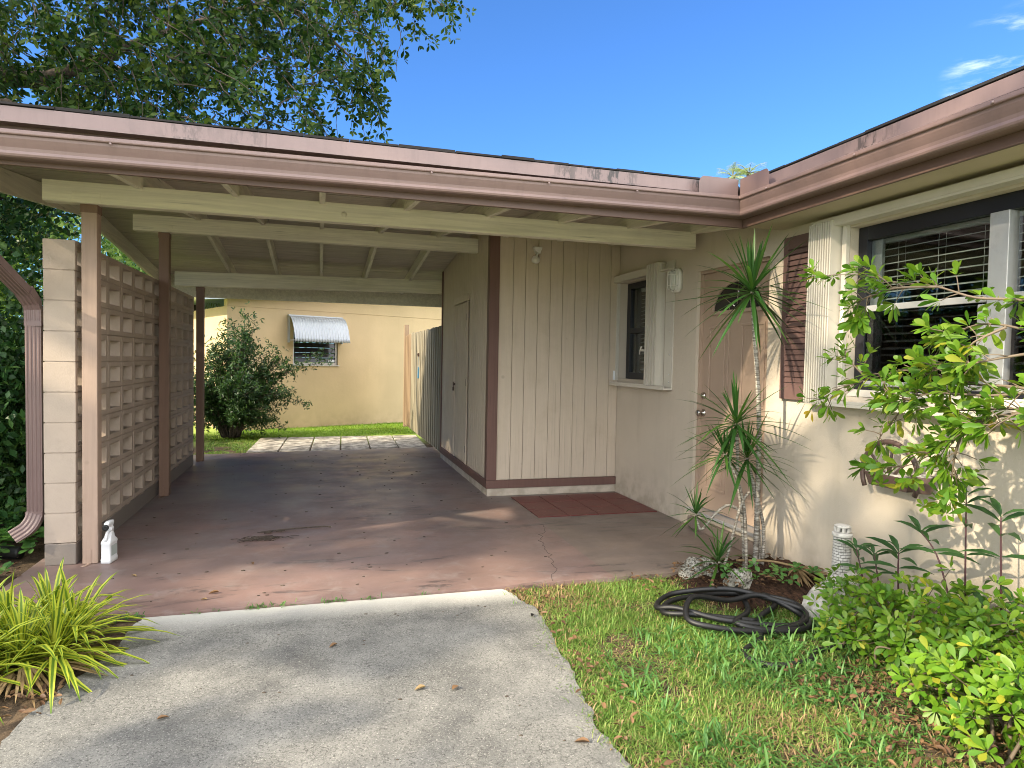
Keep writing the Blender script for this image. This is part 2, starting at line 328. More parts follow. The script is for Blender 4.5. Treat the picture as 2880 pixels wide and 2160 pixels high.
class MB:
    def __init__(s): s.v = []; s.f = []; s.mi = []; s.sm = []; s.cur = 0; s.mats = []
    def add(s, vs, fs, smooth=False):
        b = len(s.v); s.v += [tuple(p) for p in vs]
        for f in fs: s.f.append([b + i for i in f]); s.mi.append(s.cur); s.sm.append(smooth)
        return s
    def box(s, x0, x1, y0, y1, z0, z1):
        return s.add([(x0, y0, z0), (x1, y0, z0), (x1, y1, z0), (x0, y1, z0), (x0, y0, z1), (x1, y0, z1), (x1, y1, z1), (x0, y1, z1)],
                     [(0, 3, 2, 1), (4, 5, 6, 7), (0, 1, 5, 4), (1, 2, 6, 5), (2, 3, 7, 6), (3, 0, 4, 7)])
    def hexa(s, a, b):
        """two quads of four points each, a opposite b"""
        return s.add(list(a) + list(b), [(0, 3, 2, 1), (4, 5, 6, 7), (0, 1, 5, 4), (1, 2, 6, 5), (2, 3, 7, 6), (3, 0, 4, 7)])
    def prism(s, poly, fn, a, b, smooth=False):
        n = len(poly); vs = [fn(p, a) for p in poly] + [fn(p, b) for p in poly]
        return s.add(vs, [tuple(range(n))[::-1], tuple(range(n, 2 * n))] + [(i, (i + 1) % n, n + (i + 1) % n, n + i) for i in range(n)], smooth)
    def tube(s, pts, rad, n=8, cap=True, flat=1.0):
        pts = [Vector(p) for p in pts]; m = len(pts); rads = rad if isinstance(rad, (list, tuple)) else [rad] * m
        vs = []; up = Vector((0, 0, 1)); pu = None
        for i, p in enumerate(pts):
            d = (pts[min(i + 1, m - 1)] - pts[max(i - 1, 0)]).normalized()
            u = pu if pu is not None else (up if abs(d.z) < .9 else Vector((1, 0, 0)))
            u = (u - d * u.dot(d)).normalized(); pu = u; v = d.cross(u)
            for k in range(n):
                t = 2 * PI * k / n; vs.append(p + (u * math.cos(t) + v * math.sin(t) * flat) * rads[i])
        fs = [(i * n + k, i * n + (k + 1) % n, (i + 1) * n + (k + 1) % n, (i + 1) * n + k) for i in range(m - 1) for k in range(n)]
        if cap: fs += [tuple(range(n))[::-1], tuple(range((m - 1) * n, m * n))]
        return s.add(vs, fs, True)
    def lathe(s, prof, c, n=16, axis=None):
        c = Vector(c); ax = Vector(axis).normalized() if axis else Vector((0, 0, 1))
        u = Vector((1, 0, 0)) if abs(ax.x) < .9 else Vector((0, 1, 0)); u = (u - ax * u.dot(ax)).normalized(); v = ax.cross(u)
        vs = [c + ax * z + (u * math.cos(2 * PI * k / n) + v * math.sin(2 * PI * k / n)) * r for r, z in prof for k in range(n)]; m = len(prof)
        fs = [(i * n + k, i * n + (k + 1) % n, (i + 1) * n + (k + 1) % n, (i + 1) * n + k) for i in range(m - 1) for k in range(n)]
        fs += [tuple(range(n))[::-1], tuple(range((m - 1) * n, m * n))]
        return s.add(vs, fs, True)
    def build(s, name, mat, parent=None, bevel=0, local=False, smooth_angle=None):
        me = bpy.data.meshes.new(name); me.from_pydata(s.v, [], s.f)
        if any(s.sm): me.polygons.foreach_set("use_smooth", s.sm)
        bm = bmesh.new(); bm.from_mesh(me); bmesh.ops.recalc_face_normals(bm, faces=bm.faces); bm.to_mesh(me); bm.free()
        o = link_mesh(name, me, mat, parent, local)
        if bevel:
            b = o.modifiers.new("bevel", 'BEVEL'); b.width = bevel; b.segments = 2; b.limit_method = 'ANGLE'; b.angle_limit = math.radians(40)
        return o

def smooth_path(pts, k=6):
    pts = [Vector(p) for p in pts]; out = []
    for i in range(len(pts) - 1):
        p0 = pts[max(i - 1, 0)]; p1 = pts[i]; p2 = pts[i + 1]; p3 = pts[min(i + 2, len(pts) - 1)]
        for j in range(k):
            t = j / k
            out.append(.5 * ((2 * p1) + (p2 - p0) * t + (2 * p0 - 5 * p1 + 4 * p2 - p3) * t * t + (3 * p1 - p0 - 3 * p2 + p3) * t ** 3))
    out.append(pts[-1]); return out

def unit(a): return a / np.maximum(np.linalg.norm(a, axis=-1, keepdims=True), 1e-9)
KITE = [(0, 0), (.55, 1.), (1, 0)]
OVAL = [(0, 0), (.25, .6), (.6, 1.), (.88, .62), (1, 0)]
OBOV = [(0, .0), (.25, .34), (.5, .82), (.68, 1.), (.84, .8), (.95, .36), (1, 0)]
LANCE = [(0, .1), (.2, .75), (.45, 1.), (.75, .6), (1, 0)]
BLADE = [(0, .8), (.3, 1.), (.6, .85), (.82, .5), (1, 0)]
GRASS = [(0, .9), (.4, 1.), (.75, .65), (1, 0)]
def leaf_mesh(name, pos, d, nrm, L, W, prof, droop=0., fold=.25):
    """many leaves as one mesh: a mid rib and two folded halves each"""
    pos = np.asarray(pos, float); N = len(pos); d = unit(np.asarray(d, float)); nrm = np.asarray(nrm, float)
    side = unit(np.cross(d, nrm)); n2 = unit(np.cross(side, d))
    L = np.broadcast_to(np.asarray(L, float), (N,)); W = np.broadcast_to(np.asarray(W, float), (N,)); droop = np.broadcast_to(np.asarray(droop, float), (N,))
    V = []; A = []; rows = []
    down = np.array([0, 0, -1.])
    for t, wd in prof:
        cpt = pos + d * (L * t)[:, None] + down * (L * droop * t * t)[:, None]
        if wd == 0: rows.append((len(V),)); V.append(cpt); A.append(0.)
        else:
            rows.append((len(V), len(V) + 1, len(V) + 2)); up = n2 * (fold * W * wd)[:, None]; sd = side * (W * wd)[:, None]
            V += [cpt + sd + up, cpt, cpt - sd + up]; A += [1., 0., 1.]
    fs = []
    for a, b in zip(rows[:-1], rows[1:]):
        if len(a) == 1 and len(b) == 3: fs += [(a[0], b[0], b[1]), (a[0], b[1], b[2])]
        elif len(a) == 3 and len(b) == 1: fs += [(a[0], b[0], a[1]), (a[1], b[0], a[2])]
        else: fs += [(a[0], b[0], b[1], a[1]), (a[1], b[1], b[2], a[2])]
    K = len(V); V = np.stack(V, 1).reshape(-1, 3)
    return arr_mesh(name, V, fs, K, N, np.tile(np.array(A, dtype=np.float32), N))
def arr_mesh(name, V, fs, K, N, attr=None):
    flat = np.array([i for f in fs for i in f]); sizes = np.array([len(f) for f in fs])
    loops = (flat[None, :] + (np.arange(N) * K)[:, None]).ravel(); sz = np.tile(sizes, N); st = np.concatenate(([0], np.cumsum(sz)[:-1]))
    me = bpy.data.meshes.new(name); me.vertices.add(len(V)); me.vertices.foreach_set("co", V.astype(np.float32).ravel())
    me.loops.add(len(loops)); me.loops.foreach_set("vertex_index", loops.astype(np.int32))
    me.polygons.add(len(sz)); me.polygons.foreach_set("loop_start", st.astype(np.int32)); me.polygons.foreach_set("loop_total", sz.astype(np.int32))
    if attr is not None:
        a = me.attributes.new("across", 'FLOAT', 'POINT'); a.data.foreach_set("value", attr)
    me.update(calc_edges=True); me.validate(); return me
def join_twigs(me, mb, m1, m2):
    t = bpy.data.meshes.new("twig"); t.from_pydata(mb.v, [], mb.f); bm = bmesh.new(); bm.from_mesh(me); n = len(bm.faces); bm.from_mesh(t)
    bm.faces.ensure_lookup_table()
    for f in bm.faces[n:]: f.material_index = 1
    bm.to_mesh(me); bm.free(); bpy.data.meshes.remove(t); me.materials.append(MAT[m1]); me.materials.append(MAT[m2]); return me
def rdir(n): return unit(RNG.normal(size=(n, 3)))

# ------------------------------------------------------------------ the setting
def poly_sheet(name, pts, z, mat, thick=.0):
    m = MB(); n = len(pts)
    if thick: m.prism(pts, lambda p, a: (p[0], p[1], a), z - thick, z)
    else: m.add([(x, y, z) for x, y in pts], [tuple(range(n))])
    o = m.build(name, mat); return tag(o, kind='structure')
def wiggle(pts, amp, step=.03):
    out = []
    for i in range(len(pts) - 1):
        a = Vector(pts[i]); b = Vector(pts[i + 1]); k = max(1, int((b - a).length / step))
        for j in range(k):
            p = a.lerp(b, j / k); q = mnoise.noise(Vector((p.x * 6, p.y * 6, 0))) + .5 * mnoise.noise(Vector((p.x * 19, p.y * 19, 4))); out.append((p.x + q * amp, p.y + mnoise.noise(Vector((p.x * 6, p.y * 6, 9))) * amp * .4))
    out.append(tuple(pts[-1])); return out
m = MB(); g = []
xs = sorted(set([-400, -120, -40, -16, -8, 8, 16, 40, 120, 400])); ys = [-200, -60, -20, -6, 4, 12, 20, 40, 120, 600]
vs_ = [(x, y, -.03) for y in ys for x in xs]; nx = len(xs)
m.add(vs_, [(j * nx + i, j * nx + i + 1, (j + 1) * nx + i + 1, (j + 1) * nx + i) for j in range(len(ys) - 1) for i in range(nx - 1)])
tag(m.build('ground', 'soil'), kind='structure')
right = wiggle([(1.13, 3.985), (1.22, 3.65), (1.22, 3.41), (1.15, 2.98), (1.12, 2.71), (1.085, 2.44), (1.06, 2.2), (1.06, 1.6), (1.1, .6), (1.15, -.8), (1.2, -7)], .035)
left = wiggle([(-1.25, -7), (-1.22, -.8), (-1.2, 1.6), (-1.14, 2.6), (-1.1, 2.95), (-1.05, 3.2), (-.96, 3.5), (-.92, 3.985)], .03)
poly_sheet('driveway', right + left, -.012, 'concrete', .1)
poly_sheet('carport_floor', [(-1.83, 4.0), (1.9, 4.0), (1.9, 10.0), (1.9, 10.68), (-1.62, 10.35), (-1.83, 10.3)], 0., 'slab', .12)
poly_sheet('porch_floor', [(1.9, 4.0), (3.2, 4.0), (3.2, 6.75), (1.9, 6.75)], 0., 'porch', .12)
m = MB()
for i in range(4):
    for j in range(3):
        x = 1.935 + i * .304; y = 5.70 + j * .304; m.box(x, x + .297, y, min(y + .297, 6.7), -.002, .008)
tag(m.build('tile_floor', 'tile', bevel=.002), kind='structure')
m = MB()
for i in range(6):
    for j in range(3):
        x = -1.05 + i * .46 + j * .02; y0 = 10.52 + .1 * (x + 1.05) / 2.7 + j * .62; m.hexa([(x, y0, -.05), (x + .44, y0 + .03, -.05), (x + .46, y0 + .62, -.05), (x + .02, y0 + .6, -.05)], [(x, y0, -.004), (x + .44, y0 + .03, -.004), (x + .46, y0 + .62, -.002), (x + .02, y0 + .6, -.002)])
tag(m.build('paver_path', 'paver', bevel=.008), kind='structure')
poly_sheet('road', [(-60, -16), (60, -16), (60, -7.02), (-60, -7.02)], -.02, 'roadway')  # unseen street, added pale to bounce sunlight up under the carport
# planting bed: low heap of mulch against the house wall
def heap(name, x0, x1, y0, y1, h, mat, nx=26, ny=26, edge=None):
    m = MB(); vs = []
    for j in range(ny):
        for i in range(nx):
            u = i / (nx - 1); v = j / (ny - 1); x = x0 + (x1 - x0) * u; y = y0 + (y1 - y0) * v
            e = edge(u, v) if edge else math.sin(PI * u) * math.sin(PI * v)
            z = -.045 + (h + .02) * min(1, e * 2.2) * (.72 + .5 * mnoise.noise(Vector((x * 5, y * 5, 3)))) + .022 * mnoise.noise(Vector((x * 22, y * 22, 1))) * min(1, 3 * e)
            vs.append((x, y, z))
    m.add(vs, [(j * nx + i, j * nx + i + 1, (j + 1) * nx + i + 1, (j + 1) * nx + i) for j in range(ny - 1) for i in range(nx - 1)], True)
    return tag(m.build(name, mat), kind='structure')
heap('mulch_bed', 2.25, 3.2, 3.22, 4.22, .11, 'mulch', 40, 40, lambda u, v: math.sin(PI * v) * min(1, u * 2))
heap('garden_soil', 1.75, 3.18, .4, 3.3, .008, 'soil', 40, 60, lambda u, v: min(1, u * 1.5) * math.sin(PI * v) ** .5)

# ------------------------------------------------------------------ house
WX = 3.17
house = thing('house', 'cream stucco house wing with brown gutter, tan front door and two shuttered windows', 'house', (3.6, 4.2, 0))
m = MB()
T = .2; ztop = 2.86
def zr_(y): return 2.535 + .105 * (y - 5.0) if y <= 7.35 else 2.782 - .100 * (y - 7.35)   # underside of the carport rafters
def wtop(y): return 2.62 if y <= 4.05 else zr_(y) + .148
def wbox(y0, y1, z0, z1):
    if z1 != ztop: m.box(WX, WX + T, y0, y1, z0, z1); return
    cuts = [y0] + [c_ for c_ in (4.05, 7.35, 10.69) if y0 < c_ < y1] + [y1]
    for a, b in zip(cuts[:-1], cuts[1:]):
        ta, tb = (wtop(a + 1e-4), wtop(b)) if b < 10.7 else (2.4, 2.4)
        m.hexa([(WX, a, z0), (WX + T, a, z0), (WX + T, b, z0), (WX, b, z0)], [(WX, a, ta), (WX + T, a, ta), (WX + T, b, tb), (WX, b, tb)])
# openings: kitchen window y 5.80-6.69 z 1.26-2.30, door y 4.17-5.14 z 0.17-2.24, big window y 0.95-3.40 z 1.25-2.30
wbox(6.69, 12.0, -.2, ztop); wbox(5.80, 6.69, -.2, 1.26); wbox(5.80, 6.69, 2.30, ztop); wbox(5.14, 5.80, -.2, ztop)
wbox(4.17, 5.14, 2.24, ztop); wbox(4.17, 5.14, -.2, .15); wbox(3.405, 4.17, -.2, ztop)
wbox(.95, 3.405, -.2, 1.25); wbox(.95, 3.405, 2.30, ztop); wbox(-4., .95, -.2, ztop); m.box(WX, 9, -4.2, -4.0, -.2, 2.62)
m.build('wall', 'stucco', house)
m = MB(); m.box(2.84, WX - .003, -4, 4.04, 2.40, 2.43); m.build('soffit', 'soffit', house)
m = MB(); m.hexa([(2.80, -4.3, 2.655), (2.80, 4.02, 2.655), (6.1, 7.32, 3.0), (6.1, -4.3, 3.0)], [(2.80, -4.3, 2.678), (2.80, 4.02, 2.678), (6.1, 7.32, 3.023), (6.1, -4.3, 3.023)])
random.seed(3)
y = 3.75
while y > -4:
    ln = random.uniform(.16, .34); m.box(2.775 + random.uniform(0, .012), 3.0, y - ln + .004, y, 2.680, 2.688 + random.uniform(0, .008)); y -= ln
m.build('roof', 'shingle', house)
m = MB(); m.box(2.83, 2.85, -4.3, 4.05, 2.39, 2.60); m.build('fascia', 'fascia', house)
m = MB(); m.box(2.785, 2.829, -4.3, 3.96, 2.598, 2.672); m.box(2.775, 2.829, -4.3, 3.96, 2.598, 2.607); m.build('drip_edge', 'drip', house)
# K-style gutter profile: (offset from fascia, height over gutter bottom)
KP = [(0, .118), (0, 0), (.072, 0), (.082, .006), (.086, .016), (.084, .030), (.087, .046), (.098, .068), (.106, .086), (.108, .100), (.122, .103), (.124, .108), (.124, .124), (.121, .126), (.112, .125)]
def gutter(name, parent, axis, a, z_a, z_b):
    """runs from the far end a to the mitred inner corner at (2.83, 4.03)"""
    m = MB(); vs = []
    for end in (0, 1):
        for thick in (0, 1):
            for i, (o_, h) in enumerate(KP):
                oo = o_ - (.0025 if thick and o_ > .01 else 0); hh = h + (.0025 if thick and 0 < i < 5 else 0)
                if axis == 'x': p = (a, 4.03 - oo, z_a + hh) if end == 0 else (2.83 - oo, 4.03 - oo, z_b + hh)
                else: p = (2.83 - oo, a, z_a + hh) if end == 0 else (2.83 - oo, 4.03 - oo, z_b + hh)
                vs.append(p)
    K = len(KP); fs = []
    for thick in (0, 1):
        for i in range(K - 1):
            q = thick * K + i; fs.append((q, q + 1, 2 * K + q + 1, 2 * K + q))
    fs += [(0, K, 3 * K, 2 * K), (K - 1, 2 * K - 1, 4 * K - 1, 3 * K - 1)] + [(i, i + 1, K + i + 1, K + i) for i in range(K - 1)]
    m.add(vs, fs); o = m.build(name, 'gutter', parent)
    return o
g = gutter('gutter', house, 'y', -4.3, 2.42, 2.449)
m = MB()
for yy in (3.62, 2.9, 2.15, 1.4): MB().lathe([(.007, 0), (.007, .004), (.003, .006)], (2.83 - .1245, yy, 2.555), 8, (-1, 0, 0)).build('screw', 'drip', g)
m = MB()   # splash guard plates at the inner corner
def guard(fn):
    pts = [(0, 0), (.30, 0), (.30, .075), (.29, .10), (.27, .115), (0, .115)]
    m.prism(pts, fn, 0, .002)
guard(lambda p, a: (2.708 + a, 3.90 - p[0], 2.568 + p[1])); m.build('splash_guard', 'downspout', house)

# ---- front door
door = MB().box(3.225, 3.268, 4.20, 5.115, .185, 2.215).build('front_door', 'door', house, bevel=.003)
m = MB(); m.box(3.20, 3.30, 5.115, 5.14, .15, 2.24); m.box(3.20, 3.30, 4.17, 4.20, .15, 2.24); m.box(3.20, 3.30, 4.20, 5.115, 2.215, 2.24); m.build('door_frame', 'door', door)
m = MB()
def ring(y0, y1, z0, z1, wd=.022, h=.010, x=3.225):
    for (a, b, c_, d_) in ((y0, y1, z0, z0 + wd), (y0, y1, z1 - wd, z1), (y0, y0 + wd, z0 + wd, z1 - wd), (y1 - wd, y1, z0 + wd, z1 - wd)): m.box(x - h, x, a, b, c_, d_)
    m.box(x - h * .8, x, y0 + .055, y1 - .055, z0 + .055, z1 - .055)
for (a, b) in ((4.265, 4.56), (4.725, 5.015)): ring(a, b, 1.10, 1.765); ring(a, b, .36, .92)
m.build('panel', 'door', door, bevel=.004)
m = MB(); n = 22; Yc = 4.615; Zb = 1.85
outer = [(Yc + .375 * math.cos(PI * i / n), Zb + .29 * math.sin(PI * i / n)) for i in range(n + 1)]; inner = [(Yc + .33 * math.cos(PI * i / n), Zb + .032 + .222 * math.sin(PI * i / n)) for i in range(n + 1)]
for i in range(n):
    a, b, c_, d_ = outer[i], outer[i + 1], inner[i + 1], inner[i]
    m.hexa([(3.224, *a), (3.224, *b), (3.224, *c_), (3.224, *d_)], [(3.205, *a), (3.205, *b), (3.205, *c_), (3.205, *d_)])
m.hexa([(3.224, *outer[0]), (3.224, *inner[0]), (3.224, *inner[n]), (3.224, *outer[n])], [(3.205, *outer[0]), (3.205, *inner[0]), (3.205, *inner[n]), (3.205, *outer[n])])
m.build('lite_frame', 'door', door, bevel=.004)
m = MB(); m.add([(3.2215, *p) for p in inner], [tuple(range(n + 1))]); lite = m.build('fan_lite', MAT['louvreglass'], door)
m = MB()
for ang in (40, 90, 140):
    a = math.radians(ang); m.tube([(3.217, Yc + .05 * math.cos(a), Zb + .032 + .04 * math.sin(a)), (3.217, Yc + .325 * math.cos(a), Zb + .032 + .218 * math.sin(a))], .005, 6)
m.tube([(3.217, Yc + .11 * math.cos(PI * i / 12), Zb + .034 + .075 * math.sin(PI * i / 12)) for i in range(13)], .004, 6)
m.build('muntin', MAT['nickel'], lite)
m = MB(); m.lathe([(.032, 0), (.032, .006), (.013, .012), (.011, .032), (.018, .036), (.027, .046), (.029, .058), (.024, .066), (.004, .068)], (3.225, 5.072, 1.01), 18, (-1, 0, 0)); m.build('door_knob', 'nickel', door)
m = MB(); m.lathe([(.031, 0), (.030, .012), (.024, .020), (.012, .022), (.011, .026)], (3.225, 5.072, 1.16), 18, (-1, 0, 0)); m.box(3.197, 3.2, 5.069, 5.075, 1.152, 1.168); m.build('deadbolt', 'nickel', door)
m = MB(); m.box(3.11, 3.24, 4.17, 5.14, .152, .178); m.build('threshold', 'alum', door, bevel=.004)
m = MB(); m.box(3.125, 3.169, 4.18, 5.13, .0, .10); m.build('door_step', 'porch', house, bevel=.01)

# ---- windows
def sheet_blind(parent, x, y0, y1, z0, z1, pitch, depth=.046, tilt=.24):
    m = MB(); z = z1 - .05
    while z > z0 + .02:
        sg = random.uniform(-.002, .002)
        m.hexa([(x, y0, z + sg), (x + depth, y0, z + tilt * depth + sg), (x + depth, y1, z + tilt * depth - sg), (x, y1, z - sg)], [(x, y0, z + .004 + sg), (x + depth, y0, z + tilt * depth + .004 + sg), (x + depth, y1, z + tilt * depth + .004 - sg), (x, y1, z + .004 - sg)])
        z -= pitch
    m.box(x - .005, x + depth + .005, y0, y1, z1 - .045, z1); m.box(x, x + depth, y0, y1, z0, z0 + .018)
    k = 3 if y1 - y0 > .6 else 2
    for i in range(k):
        yy = y0 + (y1 - y0) * (i + .5) / k
        for dx in (-.003, depth + .003): m.tube([(x + dx, yy, z0), (x + dx, yy, z1 - .03)], .0014, 5)
    return m.build('blind', 'blind', parent)
def accordion(parent, y0, y1, z0, z1, n, x_out=.075):
    m = MB(); st = (y1 - y0) / n
    for i in range(n):
        ya = y0 + i * st; m.hexa([(WX - x_out, ya + st * .1, z0), (WX - x_out, ya + st * .55, z0), (WX - .004, ya + st * .8, z0), (WX - .004, ya + st * .2, z0)], [(WX - x_out, ya + st * .1, z1), (WX - x_out, ya + st * .55, z1), (WX - .004, ya + st * .8, z1), (WX - .004, ya + st * .2, z1)])
    m.box(WX - .05, WX - .03, y0 + .005, y1 - .005, z0 + .005, z1 - .005)
    return m.build('accordion_shutter', 'white', parent)
# kitchen window
kw = MB()
XI = 3.255
kw.box(XI, XI + .05, 6.605, 6.69, 1.26, 2.30); kw.box(XI, XI + .05, 5.80, 5.86, 1.26, 2.30); kw.box(XI, XI + .05, 5.86, 6.605, 2.235, 2.30); kw.box(XI, XI + .05, 5.86, 6.605, 1.26, 1.33); kw.box(XI - .006, XI + .05, 5.86, 6.605, 1.755, 1.81)
kwin = kw.build('window', 'black', house, bevel=.003)
MB().box(XI + .022, XI + .026, 5.86, 6.605, 1.33, 2.235).build('pane', 'glass', kwin)
sheet_blind(kwin, XI + .075, 5.86, 6.50, 1.30, 2.25, .042)
m = MB(); m.box(WX - .035, WX - .002, 6.69, 6.76, 1.24, 2.30); m.box(WX - .05, WX - .002, 6.80, 6.97, 1.20, 2.36); m.box(WX - .075, WX - .05, 6.90, 6.93, 1.20, 2.36); m.box(WX - .02, WX - .002, 6.76, 6.80, 1.24, 2.3)
m.box(WX - .075, WX - .002, 5.52, 6.98, 2.305, 2.325); m.box(WX - .075, WX - .06, 5.66, 6.98, 2.325, 2.375); m.box(WX - .02, WX - .002, 5.52, 6.98, 2.325, 2.375)
m.box(WX - .10, WX - .002, 5.52, 6.98, 1.185, 1.203); m.box(WX - .10, WX - .085, 5.52, 6.98, 1.203, 1.225); m.box(WX - .012, WX - .001, 5.52, 5.67, 1.203, 2.40)
m.build('shutter_track', 'white', kwin, bevel=.002)
accordion(kwin, 5.68, 5.93, 1.215, 2.395, 5, .10)
m = MB(); m.box(WX - .125, WX - .1, 5.905, 5.93, 1.55, 1.57); m.tube([(WX - .125, 5.92, 1.60), (WX - .13, 5.94, 1.56), (WX - .128, 5.955, 1.52)], [.007, .008, .005], 8); m.build('latch_handle', 'white', kwin)
m = MB()
for zz in (1.26, 1.33, 1.52, 1.73, 1.95, 2.2): MB().lathe([(.007, 0), (.006, .004), (.002, .005)], (WX - .0125, 5.57, zz), 8, (-1, 0, 0)).build('screw', 'alum', kwin)
MB().box(WX - .058, WX - .036, 6.70, 6.735, 1.245, 1.345).build('sensor_tag', 'plastic', kwin, bevel=.003)
# large front window
bw = MB(); XB = 3.23
bw.box(XB, XB + .06, 3.33, 3.40, 1.25, 2.30); bw.box(XB, XB + .06, .95, 3.33, 2.215, 2.30); bw.box(XB, XB + .06, .95, 3.33, 1.25, 1.32); bw.box(XB, XB + .06, .95, 1.02, 1.32, 2.215)
bwin = bw.build('window', 'black', house, bevel=.003)
m = MB(); m.box(XB + .034, XB + .058, 3.25, 3.329, 1.32, 2.2145); m.box(XB - .012, XB + .06, 2.445, 2.545, 1.32, 2.215); m.box(XB - .02, XB + .05, 1.55, 1.66, 1.32, 2.215)
for (a, b) in ((2.56, 3.33), (1.66, 2.43)):
    m.box(XB + .005, XB + .032, a, b, 1.775, 1.812); m.box(XB + .005, XB + .04, a, a + .045, 1.32, 1.765); m.box(XB + .005, XB + .03, a + .045, b, 1.32, 1.35)
m.build('mullion', 'alum', bwin, bevel=.003)
for (a, b) in ((2.56, 3.33), (1.66, 2.43), (1.02, 1.55)): MB().box(XB + .0325, XB + .0335, a, b, 1.32, 2.215).build('pane', 'glass', bwin)
for (a, b) in ((2.56, 3.33), (1.66, 2.43)): MB().box(XB + .012, XB + .0125, a + .045, b, 1.35, 1.775).build('insect_screen', 'screen', bwin)
for (a, b) in ((2.50, 3.30), (1.62, 2.46), (.98, 1.58)): sheet_blind(bwin, XB + .075, a, b, 1.30, 2.24, .043)
m = MB(); m.hexa([(WX, .95, 1.252), (XB, .95, 1.29), (XB, 3.40, 1.29), (WX, 3.40, 1.252)], [(WX, .95, 1.256), (XB, .95, 1.294), (XB, 3.40, 1.294), (WX, 3.40, 1.256)]); m.box(WX - .09, WX - .002, .75, 3.66, 1.185, 1.203); m.box(WX - .09, WX - .078, .75, 3.66, 1.203, 1.222)
m.build('sill', 'white', bwin, bevel=.002)
m = MB(); m.box(WX - .085, WX - .002, .75, 3.66, 2.315, 2.33); m.box(WX - .085, WX - .072, .75, 3.66, 2.33, 2.372); m.box(WX - .03, WX - .002, .75, 3.66, 2.33, 2.372); m.box(WX - .03, WX - .002, 3.405, 3.44, 1.222, 2.315)
m.build('shutter_track', 'white', bwin, bevel=.002)
accordion(bwin, 3.45, 3.66, 1.20, 2.35, 10, .105)
# rooms behind the glass, their darkness put into the wall colour
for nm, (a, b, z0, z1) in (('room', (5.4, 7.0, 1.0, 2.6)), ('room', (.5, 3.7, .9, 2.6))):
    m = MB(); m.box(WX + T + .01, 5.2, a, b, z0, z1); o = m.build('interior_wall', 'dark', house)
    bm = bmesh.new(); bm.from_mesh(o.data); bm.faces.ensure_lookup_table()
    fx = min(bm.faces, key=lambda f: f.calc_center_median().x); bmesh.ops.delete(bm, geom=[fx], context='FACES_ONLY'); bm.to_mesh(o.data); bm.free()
# louvred shutter
m = MB(); y0, y1, z0, z1 = 3.668, 3.985, 1.20, 2.33
m.box(WX - .03, WX - .002, y0, y0 + .045, z0, z1); m.box(WX - .03, WX - .002, y1 - .045, y1, z0, z1); m.box(WX - .029, WX - .002, y0 + .045, y1 - .045, z0, z0 + .115); m.box(WX - .029, WX - .002, y0 + .045, y1 - .045, z1 - .06, z1)
sh = m.build('louvred_shutter', 'shutter', house, bevel=.002)
m = MB(); z = z0 + .12
while z < z1 - .075:
    m.hexa([(WX - .029, y0 + .045, z), (WX - .004, y0 + .045, z + .026), (WX - .004, y1 - .045, z + .026), (WX - .029, y1 - .045, z)], [(WX - .029, y0 + .045, z + .026), (WX - .004, y0 + .045, z + .046), (WX - .004, y1 - .045, z + .046), (WX - .029, y1 - .045, z + .026)]); z += .0385
m.build('louvre', 'shutter', sh)

# ------------------------------------------------------------------ carport
carport = thing('carport', 'open carport with cream beams, brown posts, board ceiling and pinkish brown gutter', 'carport', (0, 7.3, 0))
XL = -2.25
m = MB()   # deck boards, running across the rafters
random.seed(5); bw_ = .14
y = 4.06
while y < 10.7:
    yb = min(y + bw_ - .004, 10.7); za, zb = zr_(y) + .150, zr_(yb) + .150; j = random.uniform(-.002, .002)
    m.hexa([(XL, y, za + j), (4.2, y, za + j), (4.2, yb, zb + j), (XL, yb, zb + j)], [(XL, y, za + .022), (4.2, y, za + .022), (4.2, yb, zb + .022), (XL, yb, zb + .022)]); y += bw_
m.build('roof_deck', 'deckwood', carport)
m = MB()
for (ya, yb) in ((4.0, 7.35), (7.35, 10.75)):
    za = zr_(ya) + .18 if ya > 5 else 2.655; zb = zr_(yb) + .18
    xa = 2.75 if ya < 5 else 6.1
    m.hexa([(XL - .03, ya, za), (xa, ya, za), (6.1, yb, zb), (XL - .03, yb, zb)], [(XL - .03, ya, za + .022), (xa, ya, za + .022), (6.1, yb, zb + .022), (XL - .03, yb, zb + .022)])
x = XL - .05; random.seed(11)
while x < 2.6:
    ln = random.uniform(.16, .34); m.box(x, x + ln - .004, 3.965 + random.uniform(0, .012), 4.2, 2.6775, 2.686 + random.uniform(0, .01)); x += ln
m.build('roof', 'shingle', carport)
m = MB(); m.box(XL - .03, 2.828, 4.03, 4.052, 2.39, 2.60); m.build('fascia', 'fascia', carport, bevel=.003)
m = MB()
for a, b, j in ((XL - .05, -.3, 0), (-.298, 1.12, .002), (1.118, 2.63, .0)):
    m.box(a, b, 3.975 - j, 4.029, 2.592, 2.672); m.box(a, b, 3.963 - j, 4.029, 2.590, 2.601)
m.build('drip_edge', 'drip', carport)
g = gutter('gutter', carport, 'x', -2.35, 2.405, 2.449)
m = MB()
for xx in (-1.05, .62, 1.35, 1.95): MB().lathe([(.007, 0), (.007, .004), (.003, .006)], (xx, 4.03 - .1245, 2.52 + .009 * xx), 8, (0, -1, 0)).build('screw', 'drip', g)
m = MB(); guard(lambda p, a: (2.70 - p[0], 3.908 + a, 2.568 + p[1])); m.build('splash_guard', 'downspout', carport)
m = MB(); m.box(XL - .02, 4.0, 10.66, 10.70, 2.28, 2.605); m.build('back_fascia', 'rafter', carport)
